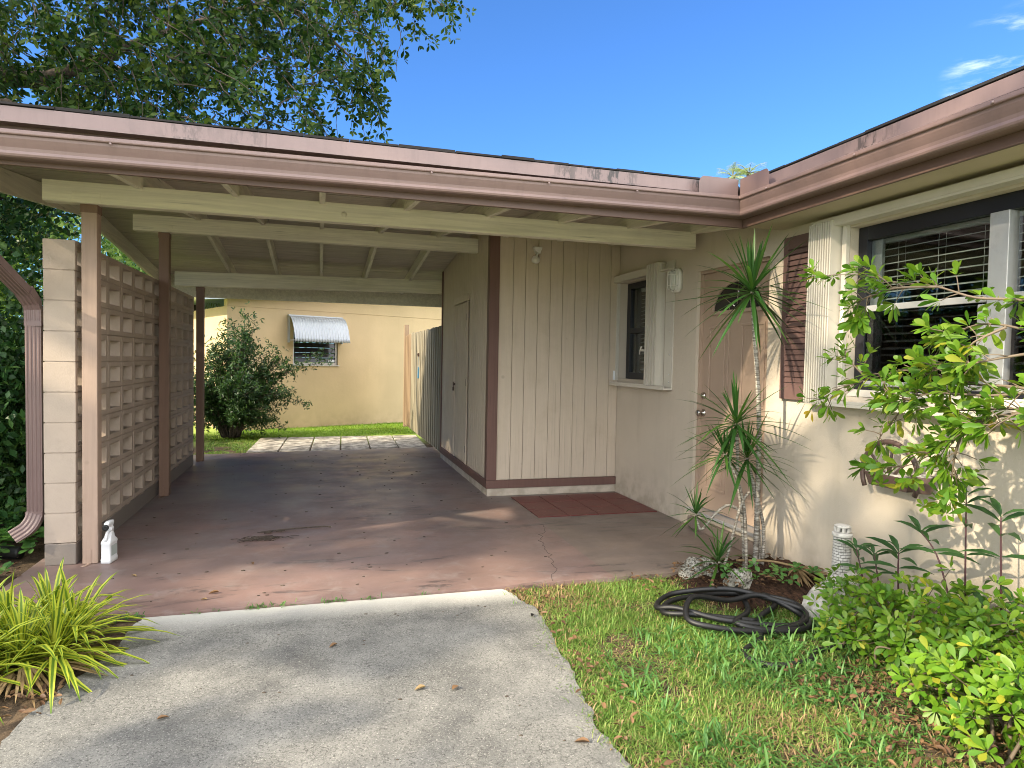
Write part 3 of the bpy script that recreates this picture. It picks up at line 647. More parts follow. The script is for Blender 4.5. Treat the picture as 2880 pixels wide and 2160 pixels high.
# beams
def beam(y0, y1, xa, xb, zla, zlb, h):
    m = MB(); m.hexa([(xa, y0, zla), (xb, y0, zlb), (xb, y1, zlb), (xa, y1, zla)], [(xa, y0, zla + h), (xb, y0, zlb + h), (xb, y1, zlb + h), (xa, y1, zla + h)]); return m.build('beam', 'beam', carport, bevel=.004)
b1 = beam(5.02, 5.11, -1.745, 3.07, 2.418, 2.418, .138); b1['label'] = 'front cream beam spanning the carport opening'
b2 = beam(7.30, 7.39, -1.77, 1.70, 2.642, 2.638, .158); b3 = beam(9.63, 9.72, -1.845, 1.70, 2.335, 2.40, .19)
for b, y, x, zz in ((b1, 5.02, -1.49, 2.418), (b2, 7.30, -1.5, 2.642), (b3, 9.63, -1.54, 2.338)):
    MB().box(x - .085, x + .085, y - .004, y + .01, zz + .006, zz + .068).build('post_plate', 'beam', b, bevel=.002)
m = MB(); m.lathe([(.02, 0), (.02, .002)], (.16, 5.0175, 2.475), 16, (0, -1, 0)); m.build('wood_plug', 'beam', b1)
# rafters: front half and rear half are separate timbers
random.seed(2)
for k in range(-3, 6):
    x = .02 + .605 * k
    if k == -3: continue
    xx = x + random.uniform(-.015, .015)
    m = MB(); m.hexa([(xx - .02, 4.06, zr_(4.06)), (xx + .02, 4.06, zr_(4.06)), (xx + .02, 7.35, zr_(7.35)), (xx - .02, 7.35, zr_(7.35))], [(xx - .02, 4.06, zr_(4.06) + .149), (xx + .02, 4.06, zr_(4.06) + .149), (xx + .02, 7.35, zr_(7.35) + .149), (xx - .02, 7.35, zr_(7.35) + .149)])
    m.build('rafter', 'rafter', carport, bevel=.003)
    if k < 4:
        m = MB(); m.hexa([(xx - .02, 7.35, zr_(7.35)), (xx + .02, 7.35, zr_(7.35)), (xx + .02, 10.65, zr_(10.65)), (xx - .02, 10.65, zr_(10.65))], [(xx - .02, 7.35, zr_(7.35) + .149), (xx + .02, 7.35, zr_(7.35) + .149), (xx + .02, 10.65, zr_(10.65) + .149), (xx - .02, 10.65, zr_(10.65) + .149)])
        m.build('rafter', 'rafter', carport, bevel=.003)
for (ya, yb) in ((4.02, 7.35), (7.35, 10.7)):
    m = MB(); m.hexa([(-2.23, ya, zr_(ya) - .03), (-2.19, ya, zr_(ya) - .03), (-2.19, yb, zr_(yb) - .03), (-2.23, yb, zr_(yb) - .03)], [(-2.23, ya, zr_(ya) + .14), (-2.19, ya, zr_(ya) + .14), (-2.19, yb, zr_(yb) + .14), (-2.23, yb, zr_(yb) + .14)])
    m.build('rake_board', 'rafter', carport, bevel=.003)
# posts
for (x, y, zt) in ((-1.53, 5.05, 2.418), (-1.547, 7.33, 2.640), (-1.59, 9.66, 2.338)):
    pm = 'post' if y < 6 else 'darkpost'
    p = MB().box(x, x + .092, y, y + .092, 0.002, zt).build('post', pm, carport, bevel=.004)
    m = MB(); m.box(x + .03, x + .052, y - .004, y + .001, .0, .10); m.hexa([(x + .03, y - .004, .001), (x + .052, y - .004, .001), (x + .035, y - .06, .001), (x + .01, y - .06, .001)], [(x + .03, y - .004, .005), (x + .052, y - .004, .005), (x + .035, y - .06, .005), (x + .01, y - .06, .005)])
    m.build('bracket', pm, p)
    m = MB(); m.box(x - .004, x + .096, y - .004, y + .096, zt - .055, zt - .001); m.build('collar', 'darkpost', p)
# downspout with two elbows
def duct(path, w, d, mat, name, parent, ribs=4):
    m = MB(); pts = [Vector(p) for p in path]; secs = []
    prof = []
    for i in range(ribs * 4 + 1):
        t = i / (ribs * 4); prof.append((-w / 2 + w * t, -d / 2 - (.0035 if i % 4 in (1, 2) else 0)))
    prof += [(w / 2, d / 2)]
    for i in range(ribs * 4 + 1):
        t = i / (ribs * 4); prof.append((w / 2 - w * t, d / 2))
    vs = []; n = len(prof)
    for i, p in enumerate(pts):
        dr = (pts[min(i + 1, len(pts) - 1)] - pts[max(i - 1, 0)]).normalized(); u = Vector((1, .12, 0)); u = (u - dr * u.dot(dr)).normalized()
        v = dr.cross(u); v = v if v.y > 0 or abs(dr.z) < .3 else -v
        vs += [p + u * a + v * b for a, b in prof]
    m.add(vs, [(i * n + k, i * n + (k + 1) % n, (i + 1) * n + (k + 1) % n, (i + 1) * n + k) for i in range(len(pts) - 1) for k in range(n)] + [tuple(range(n))[::-1], tuple(range((len(pts) - 1) * n, len(pts) * n))])
    return m.build(name, mat, parent)
DX, DY = -1.812, 5.09
ds = duct([(DX - .005, DY, 1.62), (DX, DY, .34)], .088, .062, 'downspout', 'downspout', carport)
duct([(-2.03, 3.97, 2.40), (-2.02, 4.02, 2.36), (DX - .02, DY - .07, 1.80)], .084, .058, 'downspout', 'upper_pipe', ds)
duct([(DX - .025, DY - .10, 1.825), (DX - .018, DY - .06, 1.79), (DX - .011, DY - .02, 1.755), (DX - .007, DY, 1.71), (DX - .005, DY, 1.63)], .094, .068, 'downspout', 'elbow', ds)
el = []
for i in range(11):
    a = (PI / 2 * .72) * i / 10; el.append((DX - .10 * (1 - math.cos(a)), DY - .05 * math.sin(a), .36 - .125 * math.sin(a)))
d_ = Vector(el[-1]) - Vector(el[-2]); d_.normalize(); el += [tuple(Vector(el[-1]) + d_ * .03), tuple(Vector(el[-1]) + d_ * .06)]
duct(el, .092, .066, 'downspout', 'elbow', ds)
for k in range(8):
    pass
for zz in (1.60, .335): MB().box(DX - .049, DX + .049, DY - .0375, DY + .034, zz, zz + .036).build('strap', 'downspout', ds)

# ------------------------------------------------------------------ breeze block wall
bwall = thing('breeze_block_wall', 'beige openwork concrete block screen wall along the left side of the carport', 'wall', (-1.665, 7.2, 0))
X0, X1 = -1.755, -1.57; P = .2032; cz = .148
PY_ = .361; mm = .003; NB = 12; yend = 5.06 + .036 + PY_ * NB - .05
m = MB()
for i in range(10):
    z0, z1 = cz + i * P + mm, cz + (i + 1) * P - mm
    for k in range(NB):
        ya = 5.06 if k == 0 else 5.048 + PY_ * k + mm; yb = 5.048 + PY_ * (k + 1) - mm
        if k == NB - 1: yb = yend
        oa, ob = 5.10 + PY_ * k, 5.10 + PY_ * k + .264
        if k == NB - 1: ob = yend - .04
        j = random.uniform(-.0015, .0015)
        m.box(X0 - j, X1 + j, ya, oa, z0, z1); m.box(X0 - j, X1 + j, ob, yb, z0, z1); m.box(X0 - j, X1 + j, oa, ob, z0, z0 + .038); m.box(X0 - j, X1 + j, oa, ob, z1 - .038, z1)
for i in range(1, 10): m.box(X0 + .005, X1 - .005, 5.063, yend - .003, cz + i * P - mm, cz + i * P + mm)
for k in range(1, NB): m.box(X0 + .0055, X1 - .0055, 5.048 + PY_ * k - mm, 5.048 + PY_ * k + mm, cz + .004, cz + 10 * P - .004)
m.build('block', 'block', bwall, bevel=.005)
m = MB(); m.box(X0, X1, 5.06, yend, 0.0, cz - .002); m.build('curb', 'block', bwall, bevel=.006)

# ------------------------------------------------------------------ storage room
shed = thing('storage_room', 'tan grooved board storage closet with brown corner trim inside the carport', 'shed', (2.4, 8.1, 0))
SX, SY, SB = 1.7, 6.71, 9.52
m = MB(); m.box(SX + .02, WX - .002, SY + .02, SY + .06, .085, 2.862); m.box(SX + .02, WX - .002, SB, SB + .04, .085, 2.7)
for a, b in ((SY + .06, 7.35), (7.35, SB - .001)): m.hexa([(SX + .02, a, .085), (SX + .06, a, .085), (SX + .06, b, .085), (SX + .02, b, .085)], [(SX + .02, a, zr_(a) + .147), (SX + .06, a, zr_(a) + .147), (SX + .06, b, zr_(b) + .147), (SX + .02, b, zr_(b) + .147)])
gx = [1.793, 1.946, 2.082, 2.22, 2.36, 2.501, 2.643, 2.784, 2.924, 3.062, 3.168]
for a, b in zip(gx[:-1], gx[1:]): m.box(a + .0020, b - .0020, SY + .002, SY + .0195, .172, 2.858)
y = SY + .0; random.seed(9)
ed = [6.714, 6.80]
while ed[-1] < SB - .02: ed.append(ed[-1] + .1016)
ed[-1] = SB
for a, b in zip(ed[:-1], ed[1:]):
    if b < 7.79 or a > 8.53: m.box(SX + .001, SX + .0195, a + .008, b - .006, .172, min(zr_(a), zr_(b)) + .146)
    else: m.box(SX + .001, SX + .0195, a + .005, b - .005, 2.16, min(zr_(a), zr_(b)) + .146)
m.build('wall', 'siding', shed, bevel=.003)
m = MB(); m.box(SX - .014, 1.793, SY - .016, SY + .0015, .172, 2.855); m.box(SX - .012, SX + .0025, SY + .002, SY + .085, .172, 2.858); m.build('corner_trim_and_shade', 'brown', shed, bevel=.003); MB().box(SX - .014, SX + .0005, SB - .055, SB + .002, .172, 2.70).build('corner_trim_and_shade', 'brown', shed, bevel=.003)  # rear strip is no trim: a dark edge of shade built as brown board
m = MB(); m.box(SX - .016, WX - .002, SY - .018, SY + .001, .084, .170); m.box(SX - .016, SX + .0025, SY + .001, SB - .002, .084, .170); m.build('base_trim', 'brown', shed, bevel=.003)
m = MB(); m.box(SX, WX - .002, SY, SY + .06, .0, .0835); m.box(SX, SX + .06, SY + .06, SB, .0, .0835); m.build('curb', 'stucco', shed, bevel=.004)
m = MB(); yy = 7.80
while yy < 8.50: m.box(SX - .004, SX + .0195, yy + .007, min(yy + .0985, 8.505) - .004, .182, 2.13); yy += .1007
dr = m.build('door', 'siding', shed, bevel=.003)
m = MB(); m.box(SX - .012, SX + .002, 7.765, 7.797, .172, 2.14); m.box(SX - .012, SX + .002, 8.508, 8.535, .172, 2.14); m.box(SX - .018, SX + .002, 7.72, 8.58, 2.142, 2.225); m.build('door_trim', 'siding', shed, bevel=.003)
m = MB(); m.box(SX - .022, SX - .006, 8.47, 8.53, 1.10, 1.13); m.box(SX - .03, SX - .022, 8.49, 8.515, 1.085, 1.145); m.box(SX - .034, SX - .016, 8.487, 8.517, 1.03, 1.075); m.tube([(SX - .025, 8.492 + .02 * (1 - math.cos(PI * i / 8)) / 2, 1.075 + .03 * math.sin(PI * i / 8)) for i in range(9)], .004, 6); m.build('latch', 'rust', dr)
for zz in (.35, 1.16, 1.95): MB().box(SX - .0085, SX - .0055, 7.775, 7.83, zz - .04, zz + .04).build('hinge', 'rust', dr)

# ------------------------------------------------------------------ fence and gate
fence = thing('wooden_fence', 'weathered tan vertical board fence and gate beyond the storage room', 'fence', (1.77, 11.8, 0))
def pickets(m, ya, yb, ht):
    y = ya
    while y < yb - .03: o_ = .022 * (round(y * 10) % 2); m.box(1.750 + o_ + random.uniform(-.003, .003), 1.768 + o_, y - .004, min(y + .1, yb) + .004 - .022 * (o_ > 0), .035, ht + random.uniform(-.012, .012)); y += .1
m = MB(); pickets(m, 9.6, 12.15, 1.94); m.box(1.787, 1.82, 9.6, 12.15, .35, .44); m.box(1.787, 1.82, 9.6, 12.15, 1.6, 1.69); m.build('board_panel', 'fence', fence)
m = MB(); pickets(m, 12.17, 13.32, 1.94); m.box(1.787, 1.82, 12.17, 13.32, .35, .44); m.box(1.787, 1.82, 12.17, 13.32, 1.6, 1.69); gt = m.build('gate', 'fence', fence)
m = MB(); pickets(m, 13.36, 14.2, 1.93); m.build('end_panel', 'fencepost', fence)
m = MB(); m.box(1.72, 1.762, 12.12, 12.19, 1.48, 1.54); m.box(1.72, 1.748, 12.1, 12.26, 1.5, 1.52); m.build('latch', 'rust', gt)
for zz in (.35, 1.62): MB().box(1.752, 1.762, 13.24, 13.42, zz, zz + .10).build('hinge', 'rust', gt)
MB().box(1.73, 1.82, 14.2, 14.29, -.02, 2.16).build('post', 'fencepost', fence, bevel=.004)
m = MB(); m.hexa([(1.735, 12.13, 1.08), (1.758, 12.13, 1.08), (1.758, 12.27, 1.08), (1.735, 12.27, 1.08)], [(1.74, 12.15, 1.27), (1.758, 12.15, 1.27), (1.758, 12.25, 1.30), (1.74, 12.25, 1.30)]); m.tube([(1.75, 12.2, 1.28), (1.745, 12.17, 1.40), (1.74, 12.15, 1.50)], .004, 6)
tag(m.build('padlock_cover', 'blue', bevel=.008), 'small blue padlock cover hanging from the fence gate latch', 'padlock')

# ------------------------------------------------------------------ neighbour's yellow house
nb = thing('neighbor_house', 'yellow stucco house with corrugated awning seen through the back of the carport', 'house', (-1.71, 13.70, 0), math.radians(24.1))
m = MB(); wo = ((1.29, 2.28, 1.27, 1.98),)
m.box(0, 1.29, 0, .2, -.1, 2.385); m.box(2.28, 9, 0, .2, -.1, 2.385); m.box(1.29, 2.28, 0, .2, -.1, 1.27); m.box(1.29, 2.28, 0, .2, 1.98, 2.385); m.box(0, .2, .2, 8, -.1, 2.385)
m.hexa([(0, -.012, 2.388), (9, -.012, 2.388), (9, .2, 2.388), (0, .2, 2.388)], [(0, -.012, 2.52), (9, -.012, 3.42), (9, .2, 3.42), (0, .2, 2.52)])
m.build('wall', 'yellow', nb, local=True)
m = MB()
def rk(y0, y1, z0, z1): m.hexa([(-.55, y0, 2.46 + z0), (9, y0, 3.415 + z0), (9, y1, 3.415 + z0), (-.55, y1, 2.46 + z0)], [(-.55, y0, 2.46 + z1), (9, y0, 3.415 + z1), (9, y1, 3.415 + z1), (-.55, y1, 2.46 + z1)])
rk(-.45, 8.3, .07, .16); rk(-.47, -.451, -.02, .165); m.build('roof', 'bluegrey', nb, local=True)
wf = MB(); wf.box(1.29, 1.33, .05, .10, 1.27, 1.98); wf.box(2.24, 2.28, .05, .10, 1.27, 1.98); wf.box(1.33, 2.24, .05, .1, 1.27, 1.31); wf.box(1.33, 2.24, .05, .1, 1.94, 1.98); wf.box(1.27, 2.3, -.03, .05, 1.245, 1.27)
wn_ = wf.build('window', 'alum', nb, local=True)
m = MB()
for i in range(6):
    z = 1.315 + i * .105; m.hexa([(1.33, .055, z), (2.24, .055, z), (2.24, .085, z + .10), (1.33, .085, z + .10)], [(1.33, .062, z), (2.24, .062, z), (2.24, .092, z + .10), (1.33, .092, z + .10)])
m.build('louvre_pane', 'louvreglass', wn_, local=True)
MB().box(2.08, 2.22, .045, .052, 1.33, 1.38).build('sticker', 'plastic', wn_, local=True)
m = MB(); nu, nv = 20 * 6, 12; vs_ = []
for j in range(nv + 1):
    a = j / nv; th = a * math.radians(62); py = -.06 - .40 * math.sin(th); pz = 2.26 - .52 * (1 - math.cos(th)) / (1 - math.cos(math.radians(62)))
    for i in range(nu + 1):
        ph = 2 * PI * 20 * i / nu; off = .013 * math.cos(ph); vs_.append((1.17 + 1.18 * i / nu, py - off * math.cos(th * .6), pz - off * math.sin(th) * .8))
m.add(vs_, [(j * (nu + 1) + i, j * (nu + 1) + i + 1, (j + 1) * (nu + 1) + i + 1, (j + 1) * (nu + 1) + i) for j in range(nv) for i in range(nu)], True)
m.box(1.17, 2.35, -.08, -.001, 2.262, 2.285)
for xx in (1.175, 2.33): m.box(xx, xx + .015, -.40, -.001, 1.76, 1.775); m.box(xx, xx + .015, -.1, -.001, 1.72, 2.26)
aw = m.build('awning', 'awning', nb, local=True)
sm = aw.modifiers.new("thick", 'SOLIDIFY'); sm.thickness = .003
# another pale sided building past it, to the left
sb = thing('sided_building', 'pale cream board-sided building glimpsed left of the yellow house', 'building', (-4.2, 21, 0))
m = MB()
for i in range(24): m.box(-6.4 + i * .2 + .004, -6.4 + (i + 1) * .2 - .004, 20.98, 21.0, 0, 2.05)
m.box(-6.4, -1.6, 21.0, 21.4, 0, 2.05); m.build('wall', MAT['siding'], sb)
MB().box(-6.7, -1.4, 20.7, 22, 2.052, 2.17).build('roof', 'bluegrey', sb)

fl_ = bpy.data.objects['carport_floor']; random.seed(77)
cp = [(1.865, 5.46)]
while cp[-1][1] > 4.03: cp.append((1.48 + .385 * (cp[-1][1] - 4.07) / 1.39 + random.gauss(0, .012) + .03 * math.sin(cp[-1][1] * 6), cp[-1][1] - random.uniform(.02, .05)))
m = MB()
for (xa, ya), (xb, yb) in zip(cp[:-1], cp[1:]): m.hexa([(xa - .0012, ya, .0005), (xa + .0012, ya, .0005), (xb + .0012, yb, .0005), (xb - .0012, yb, .0005)], [(xa - .0012, ya, .0016), (xa + .0012, ya, .0016), (xb + .0012, yb, .0016), (xb - .0012, yb, .0016)])
m.build('crack', 'dark', fl_)
# ------------------------------------------------------------------ fixtures
lamp = thing('wall_lamp', 'white oval bulkhead wall lamp with wire cage beside the front door', 'lamp', (3.13, 5.42, 2.2))
def stadium(ry, rz, n=28): return [(ry * math.cos(2 * PI * i / n), (rz - ry) * (1 if math.sin(2 * PI * i / n) >= 0 else -1) + ry * math.sin(2 * PI * i / n)) for i in range(n)]
LY, LZ = 5.445, 2.197
def oval(m, ry, rz, xa, xb, ry2=None, rz2=None):
    a = stadium(ry, rz); b = stadium(ry2 or ry, rz2 or rz); n = len(a)
    m.add([(xa, LY + p[0], LZ + p[1]) for p in a] + [(xb, LY + p[0], LZ + p[1]) for p in b], [tuple(range(n)), tuple(range(n, 2 * n))[::-1]] + [(i, (i + 1) % n, n + (i + 1) % n, n + i) for i in range(n)], True)
m = MB(); oval(m, .058, .112, WX - .001, WX - .045); oval(m, .058, .112, WX - .0455, WX - .055, .052, .105); m.build('base', 'lampplastic', lamp)
m = MB(); oval(m, .043, .095, WX - .0555, WX - .085, .040, .09); oval(m, .040, .09, WX - .0855, WX - .10, .028, .075); m.build('glass_cover', 'frost', lamp)
m = MB(); st = stadium(.05, .103)
m.tube([(WX - .062, LY + p[0], LZ + p[1]) for p in st] + [(WX - .062, LY + st[0][0], LZ + st[0][1])], .005, 6)
m.tube([(WX - .106, LY + p[0] * .6, LZ + p[1] * .82) for p in st] + [(WX - .106, LY + st[0][0] * .6, LZ + st[0][1] * .82)], .004, 6)
for dz in (-.05, .05): m.tube([(WX - .05, LY - .052, LZ + dz), (WX - .095, LY - .045, LZ + dz), (WX - .108, LY - .02, LZ + dz), (WX - .108, LY + .02, LZ + dz), (WX - .095, LY + .045, LZ + dz), (WX - .05, LY + .052, LZ + dz)], .004, 6)
m.build('cage', 'lampplastic', lamp)
fl = thing('security_light', 'small white security light fixed high on the tan storage room wall', 'lamp', (2.19, 6.66, 2.5))
m = MB(); m.hexa([(2.155, SY, 2.60), (2.235, SY, 2.60), (2.235, SY - .06, 2.60), (2.155, SY - .06, 2.60)], [(2.15, SY, 2.635), (2.24, SY, 2.635), (2.24, SY - .065, 2.635), (2.15, SY - .065, 2.635)]); m.hexa([(2.18, SY, 2.565), (2.225, SY, 2.565), (2.225, SY - .05, 2.565), (2.18, SY - .05, 2.565)], [(2.165, SY, 2.60), (2.23, SY, 2.60), (2.23, SY - .055, 2.60), (2.165, SY - .055, 2.60)]); m.build('mount', 'lampplastic', fl, bevel=.004)
m = MB(); m.tube([(2.185, SY - .04, 2.585), (2.178, SY - .07, 2.55), (2.165, SY - .085, 2.515)], .01, 8); m.build('arm', 'lampplastic', fl)
m = MB(); m.lathe([(.015, -.02), (.035, -.015), (.045, .01), (.043, .03), (.02, .034)], (2.165, SY - .075, 2.505), 16, (0.1, .7, -.7)); m.build('lamp_head', 'lampplastic', fl)

# wagon wheel wall planter
pl = thing('wheel_planter', 'brown half wagon wheel planter hung on the cream wall below the window', 'planter', (3.1, 2.93, .76))
PY, PZ, PR, PX = 2.965, .825, .19, 3.085
m = MB(); m.tube([(PX, PY + PR * math.cos(PI * (i / 24 * 1.3 - .15)), PZ + PR * math.sin(PI * (i / 24 * 1.3 - .15))) for i in range(25)], [.0115] * 25, 8, flat=1.3); wh = m.build('wheel', 'planter', pl)
m = MB()
for ang in (40, 84, 96, 140):
    a = math.radians(ang); m.tube([(PX, PY + .03 * math.cos(a), PZ - .02 + .03 * math.sin(a)), (PX, PY + PR * math.cos(a), PZ + PR * math.sin(a))], [.009, .007], 8)
m.build('spoke', 'planter', wh)
m = MB(); prof = [(2.70, .842), (3.155, .815), (3.10, .735), (2.72, .765)]
m.hexa([(WX - .002, 2.83, .83), (WX - .002, 3.12, .83), (WX - .002, 3.09, .755), (WX - .002, 2.83, .755)], [(3.06, 2.83, .83), (3.06, 3.12, .83), (3.07, 3.09, .755), (3.07, 2.83, .755)]); m.lathe([(.046, 0), (.058, .09), (.052, .09), (.048, .075)], (3.105, 2.765, .765), 20); m.build('box', 'planter', pl, bevel=.006)
m = MB(); m.box(3.068, 3.16, 2.84, 3.11, .829, .838); m.lathe([(.0525, .0), (.03, .012), (.002, .016)], (3.105, 2.765, .85), 16); m.build('potting_soil', 'stone', pl)

# spray bottle by the first post
sp = thing('spray_bottle', 'white plastic spray bottle with black nozzle standing beside the front carport post', 'bottle', (-1.378, 5.07, 0))
bx, by = -1.378, 5.085
def rrect(w, d, r=.3, n=5):
    out = []; rr = min(w, d) * r
    for cx, cy, a0 in ((w - rr, d - rr, 0), (-w + rr, d - rr, 90), (-w + rr, -d + rr, 180), (w - rr, -d + rr, 270)):
        for i in range(n): a = math.radians(a0 + 90 * i / (n - 1)); out.append((cx + rr * math.cos(a), cy + rr * math.sin(a)))
    return out
def stack(m, secs, c, rot=0.):
    vs = []; n = None
    for (w_, d_, z, ox, oy) in secs:
        r = rrect(w_, d_); n = len(r)
        for (x, y) in r: x += ox; y += oy; vs.append((c[0] + x * math.cos(rot) - y * math.sin(rot), c[1] + x * math.sin(rot) + y * math.cos(rot), z))
    k = len(secs); m.add(vs, [(i * n + j, i * n + (j + 1) % n, (i + 1) * n + (j + 1) % n, (i + 1) * n + j) for i in range(k - 1) for j in range(n)] + [tuple(range(n))[::-1], tuple(range((k - 1) * n, k * n))], True)
RB = math.radians(82)
m = MB(); stack(m, [(.056, .029, .001, 0, 0), (.06, .032, .006, 0, 0), (.06, .032, .03, 0, 0), (.057, .030, .034, 0, 0), (.057, .030, .13, 0, 0), (.06, .032, .136, 0, 0), (.057, .031, .15, 0, 0), (.034, .024, .170, .0, 0), (.024, .02, .19, .012, 0), (.017, .016, .205, .014, 0), (.016, .016, .215, .014, 0)], (bx, by), RB); m.build('body', 'plastic', sp)
m = MB(); hx = [(-.05, .15), (-.046, .185), (-.03, .205), (-.0, .212)]
m.tube([(bx + x * math.cos(RB), by + x * math.sin(RB), z) for x, z in hx], .0105, 8); m.build('handle', 'plastic', sp)
m = MB(); stack(m, [(.019, .018, .213, .014, 0), (.019, .018, .235, .014, 0), (.016, .014, .24, .014, 0), (.022, .014, .25, .010, 0), (.042, .015, .258, -.004, 0), (.044, .015, .272, -.004, 0), (.03, .012, .283, .008, 0)], (bx, by), RB); m.build('trigger_head', 'plastic', sp, bevel=0)
m = MB(); c_ = (bx - .052 * math.cos(RB), by - .052 * math.sin(RB), .247); m.lathe([(.008, -.004), (.02, -.002), (.021, .008), (.016, .012), (.008, .010)], c_, 16, (-math.cos(RB), -math.sin(RB), 0)); m.build('nozzle', 'rubber', sp)
m = MB(); rb = RB - PI / 2; nx_, ny_ = math.cos(rb), math.sin(rb)
q = [(-.04, .05), (.042, .05), (.042, .12), (-.04, .12)]
m.add([(bx + x * math.cos(RB) + nx_ * .0312, by + x * math.sin(RB) + ny_ * .0312, z) for x, z in q], [(0, 1, 2, 3)]); m.build('label_sticker', 'labelgreen', sp)

# lighthouse ornament
lh = thing('lighthouse_ornament', 'small white brick lighthouse ornament on a grey rock base beside the wall', 'garden ornament', (2.95, 3.15, 0))
lx, ly = 2.953, 3.15
m = MB(); rows = 15; z0 = .19; hh = .0165
for r_ in range(rows):
    z = z0 + r_ * hh; rad = .051 - .005 * r_ / rows; nb_ = 13
    for k in range(nb_):
        a0 = 2 * PI * (k + (.5 if r_ % 2 else 0)) / nb_ + .03; a1 = a0 + 2 * PI / nb_ - .06; pts = []
        for rr in (rad - .003, rad + .0025):
            for a in (a0, (a0 + a1) / 2, a1):
                pts.append((lx + rr * math.cos(a), ly + rr * math.sin(a)))
        m.prism([pts[0], pts[1], pts[2], pts[5], pts[4], pts[3]], lambda p, a: (p[0], p[1], a), z + .002, z + hh - .002)
tw = m.build('tower', 'whitebrick', lh); MB().lathe([(.048, 0), (.043, rows * hh)], (lx, ly, z0), 26).build('mortar', 'mortar', tw)
m = MB(); zt = z0 + rows * hh; m.lathe([(.049, 0), (.056, .006), (.056, .022), (.047, .026)], (lx, ly, zt), 24); m.lathe([(.04, .0262), (.04, .030)], (lx, ly, zt), 20)
for k in range(8):
    a = 2 * PI * k / 8 + .2; px, py = lx + .037 * math.cos(a), ly + .037 * math.sin(a); m.box(px - .008, px + .008, py - .008, py + .008, zt + .030, zt + .056)
m.lathe([(.044, .056), (.046, .064), (.037, .070), (.01, .072)], (lx, ly, zt), 20); m.build('lantern_room', 'whitebrick', lh, bevel=.002)
MB().lathe([(.023, .027), (.023, .056)], (lx, ly, zt), 12).build('lantern', 'black', lh)
def rock(m, c, r, seed, n=3, amp=.28):
    bm = bmesh.new(); bmesh.ops.create_icosphere(bm, subdivisions=n, radius=1)
    vs = []
    for v in bm.verts:
        p = v.co.copy(); k = 1 + amp * mnoise.noise(p * 1.6 + Vector((seed, 0, 0))) + amp * .5 * mnoise.noise(p * 4 + Vector((0, seed, 0))); vs.append((c[0] + p.x * r[0] * k, c[1] + p.y * r[1] * k, c[2] + p.z * r[2] * k))
    m.add(vs, [[v.index for v in f.verts] for f in bm.faces], True); bm.free(); return m
m = MB(); rock(m, (lx + .01, ly - .02, .02), (.14, .14, .24), 3, 3, .2); rock(m, (lx - .13, ly + .0, -.01), (.11, .12, .15), 8); rock(m, (lx - .02, ly - .11, -.01), (.13, .1, .17), 12); m.build('rock_base', 'stone', lh)
tag(rock(MB(), (2.50, 3.93, .02), (.14, .09, .09), 5, 4).build('coral_rock', 'coral'), 'pitted white coral rock at the edge of the porch slab behind the low dracaena shoot', 'rock', 'coral rocks edging the planting bed')
tag(rock(MB(), (2.60, 3.62, .02), (.11, .08, .10), 12, 4).build('coral_rock', 'coral'), 'pitted grey coral rock lying just behind the black hose', 'rock', 'coral rocks edging the planting bed')

# black hose
HP = [(2.40, 3.02, .03), (2.06, 3.16, .05), (1.98, 3.30, .04), (2.10, 3.42, .03), (2.42, 3.44, .05), (2.68, 3.30, .07), (2.72, 3.08, .04), (2.52, 2.93, .04), (2.20, 3.05, .09), (2.00, 3.24, .07), (1.94, 3.40, .03), (2.12, 3.50, .05), (2.40, 3.40, .12), (2.58, 3.24, .15), (2.66, 3.05, .09), (2.56, 2.92, .03), (2.30, 2.92, .03), (2.06, 2.98, .06), (1.98, 3.08, .08), (2.10, 3.22, .13), (2.32, 3.30, .15), (2.55, 3.24, .12), (2.70, 3.06, .05), (2.62, 2.92, .025), (2.40, 2.90, .02), (2.26, 2.98, .05), (2.38, 3.20, .06), (2.50, 3.40, .10), (2.62, 3.46, .06), (2.72, 3.36, .03), (2.66, 3.20, .02), (2.44, 3.06, .02), (2.28, 2.86, .02), (2.14, 2.76, .02), (2.13, 2.62, .02), (2.20, 2.58, .02), (2.34, 2.60, .02), (2.52, 2.67, .02), (2.72, 2.66, .02)]
m = MB(); m.tube(smooth_path([(x - .05, 3.2 + (y - 3.2) * .92 + .03, (.004 + z * random.uniform(.35, .8) if y > 2.87 else .0) - .010 * (y < 2.80)) for x, y, z in [(a + random.gauss(0, .025), b + random.gauss(0, .02), c) for a, b, c in HP]], 9), .0155, 10)
tag(m.build('hose', 'rubber'), 'thick black hose coiled on the grass in front of the planting bed', 'hose')
m = MB(); m.tube(smooth_path([(-3.4, 5.35, .03), (-2.6, 5.42, .035), (-2.22, 5.4, .03), (-2.0, 5.36, .02)], 8), .045, 10)
tag(m.build('drain_pipe', 'rubber'), 'black plastic drain pipe lying on the soil below the downspout outlet', 'pipe')

# ------------------------------------------------------------------ plants
def whorl_leaves(centers, axes, nmin, nmax, Lr, spread=(.35, 1.1)):
    P_, D_, N_, L_ = [], [], [], []
    for c, a in zip(centers, axes):
        a = Vector(a).normalized(); u = a.orthogonal().normalized(); v = a.cross(u); n = random.randint(nmin, nmax); ph = random.random() * 6.28
        for k in range(n):
            t = ph + 2 * PI * k / n + random.uniform(-.3, .3); el = random.uniform(*spread)
            d = a * math.cos(el) + (u * math.cos(t) + v * math.sin(t)) * math.sin(el)
            P_.append(Vector(c) + d * .006); D_.append(d); N_.append(a * .8 + Vector((0, 0, .5)) + Vector((-.2, -.2, 0))); L_.append(random.uniform(*Lr))
    return np.array(P_), np.array(D_), np.array(N_), np.array(L_)
def jit(v, s): return Vector((v.x + random.gauss(0, s), v.y + random.gauss(0, s), v.z + random.gauss(0, s)))

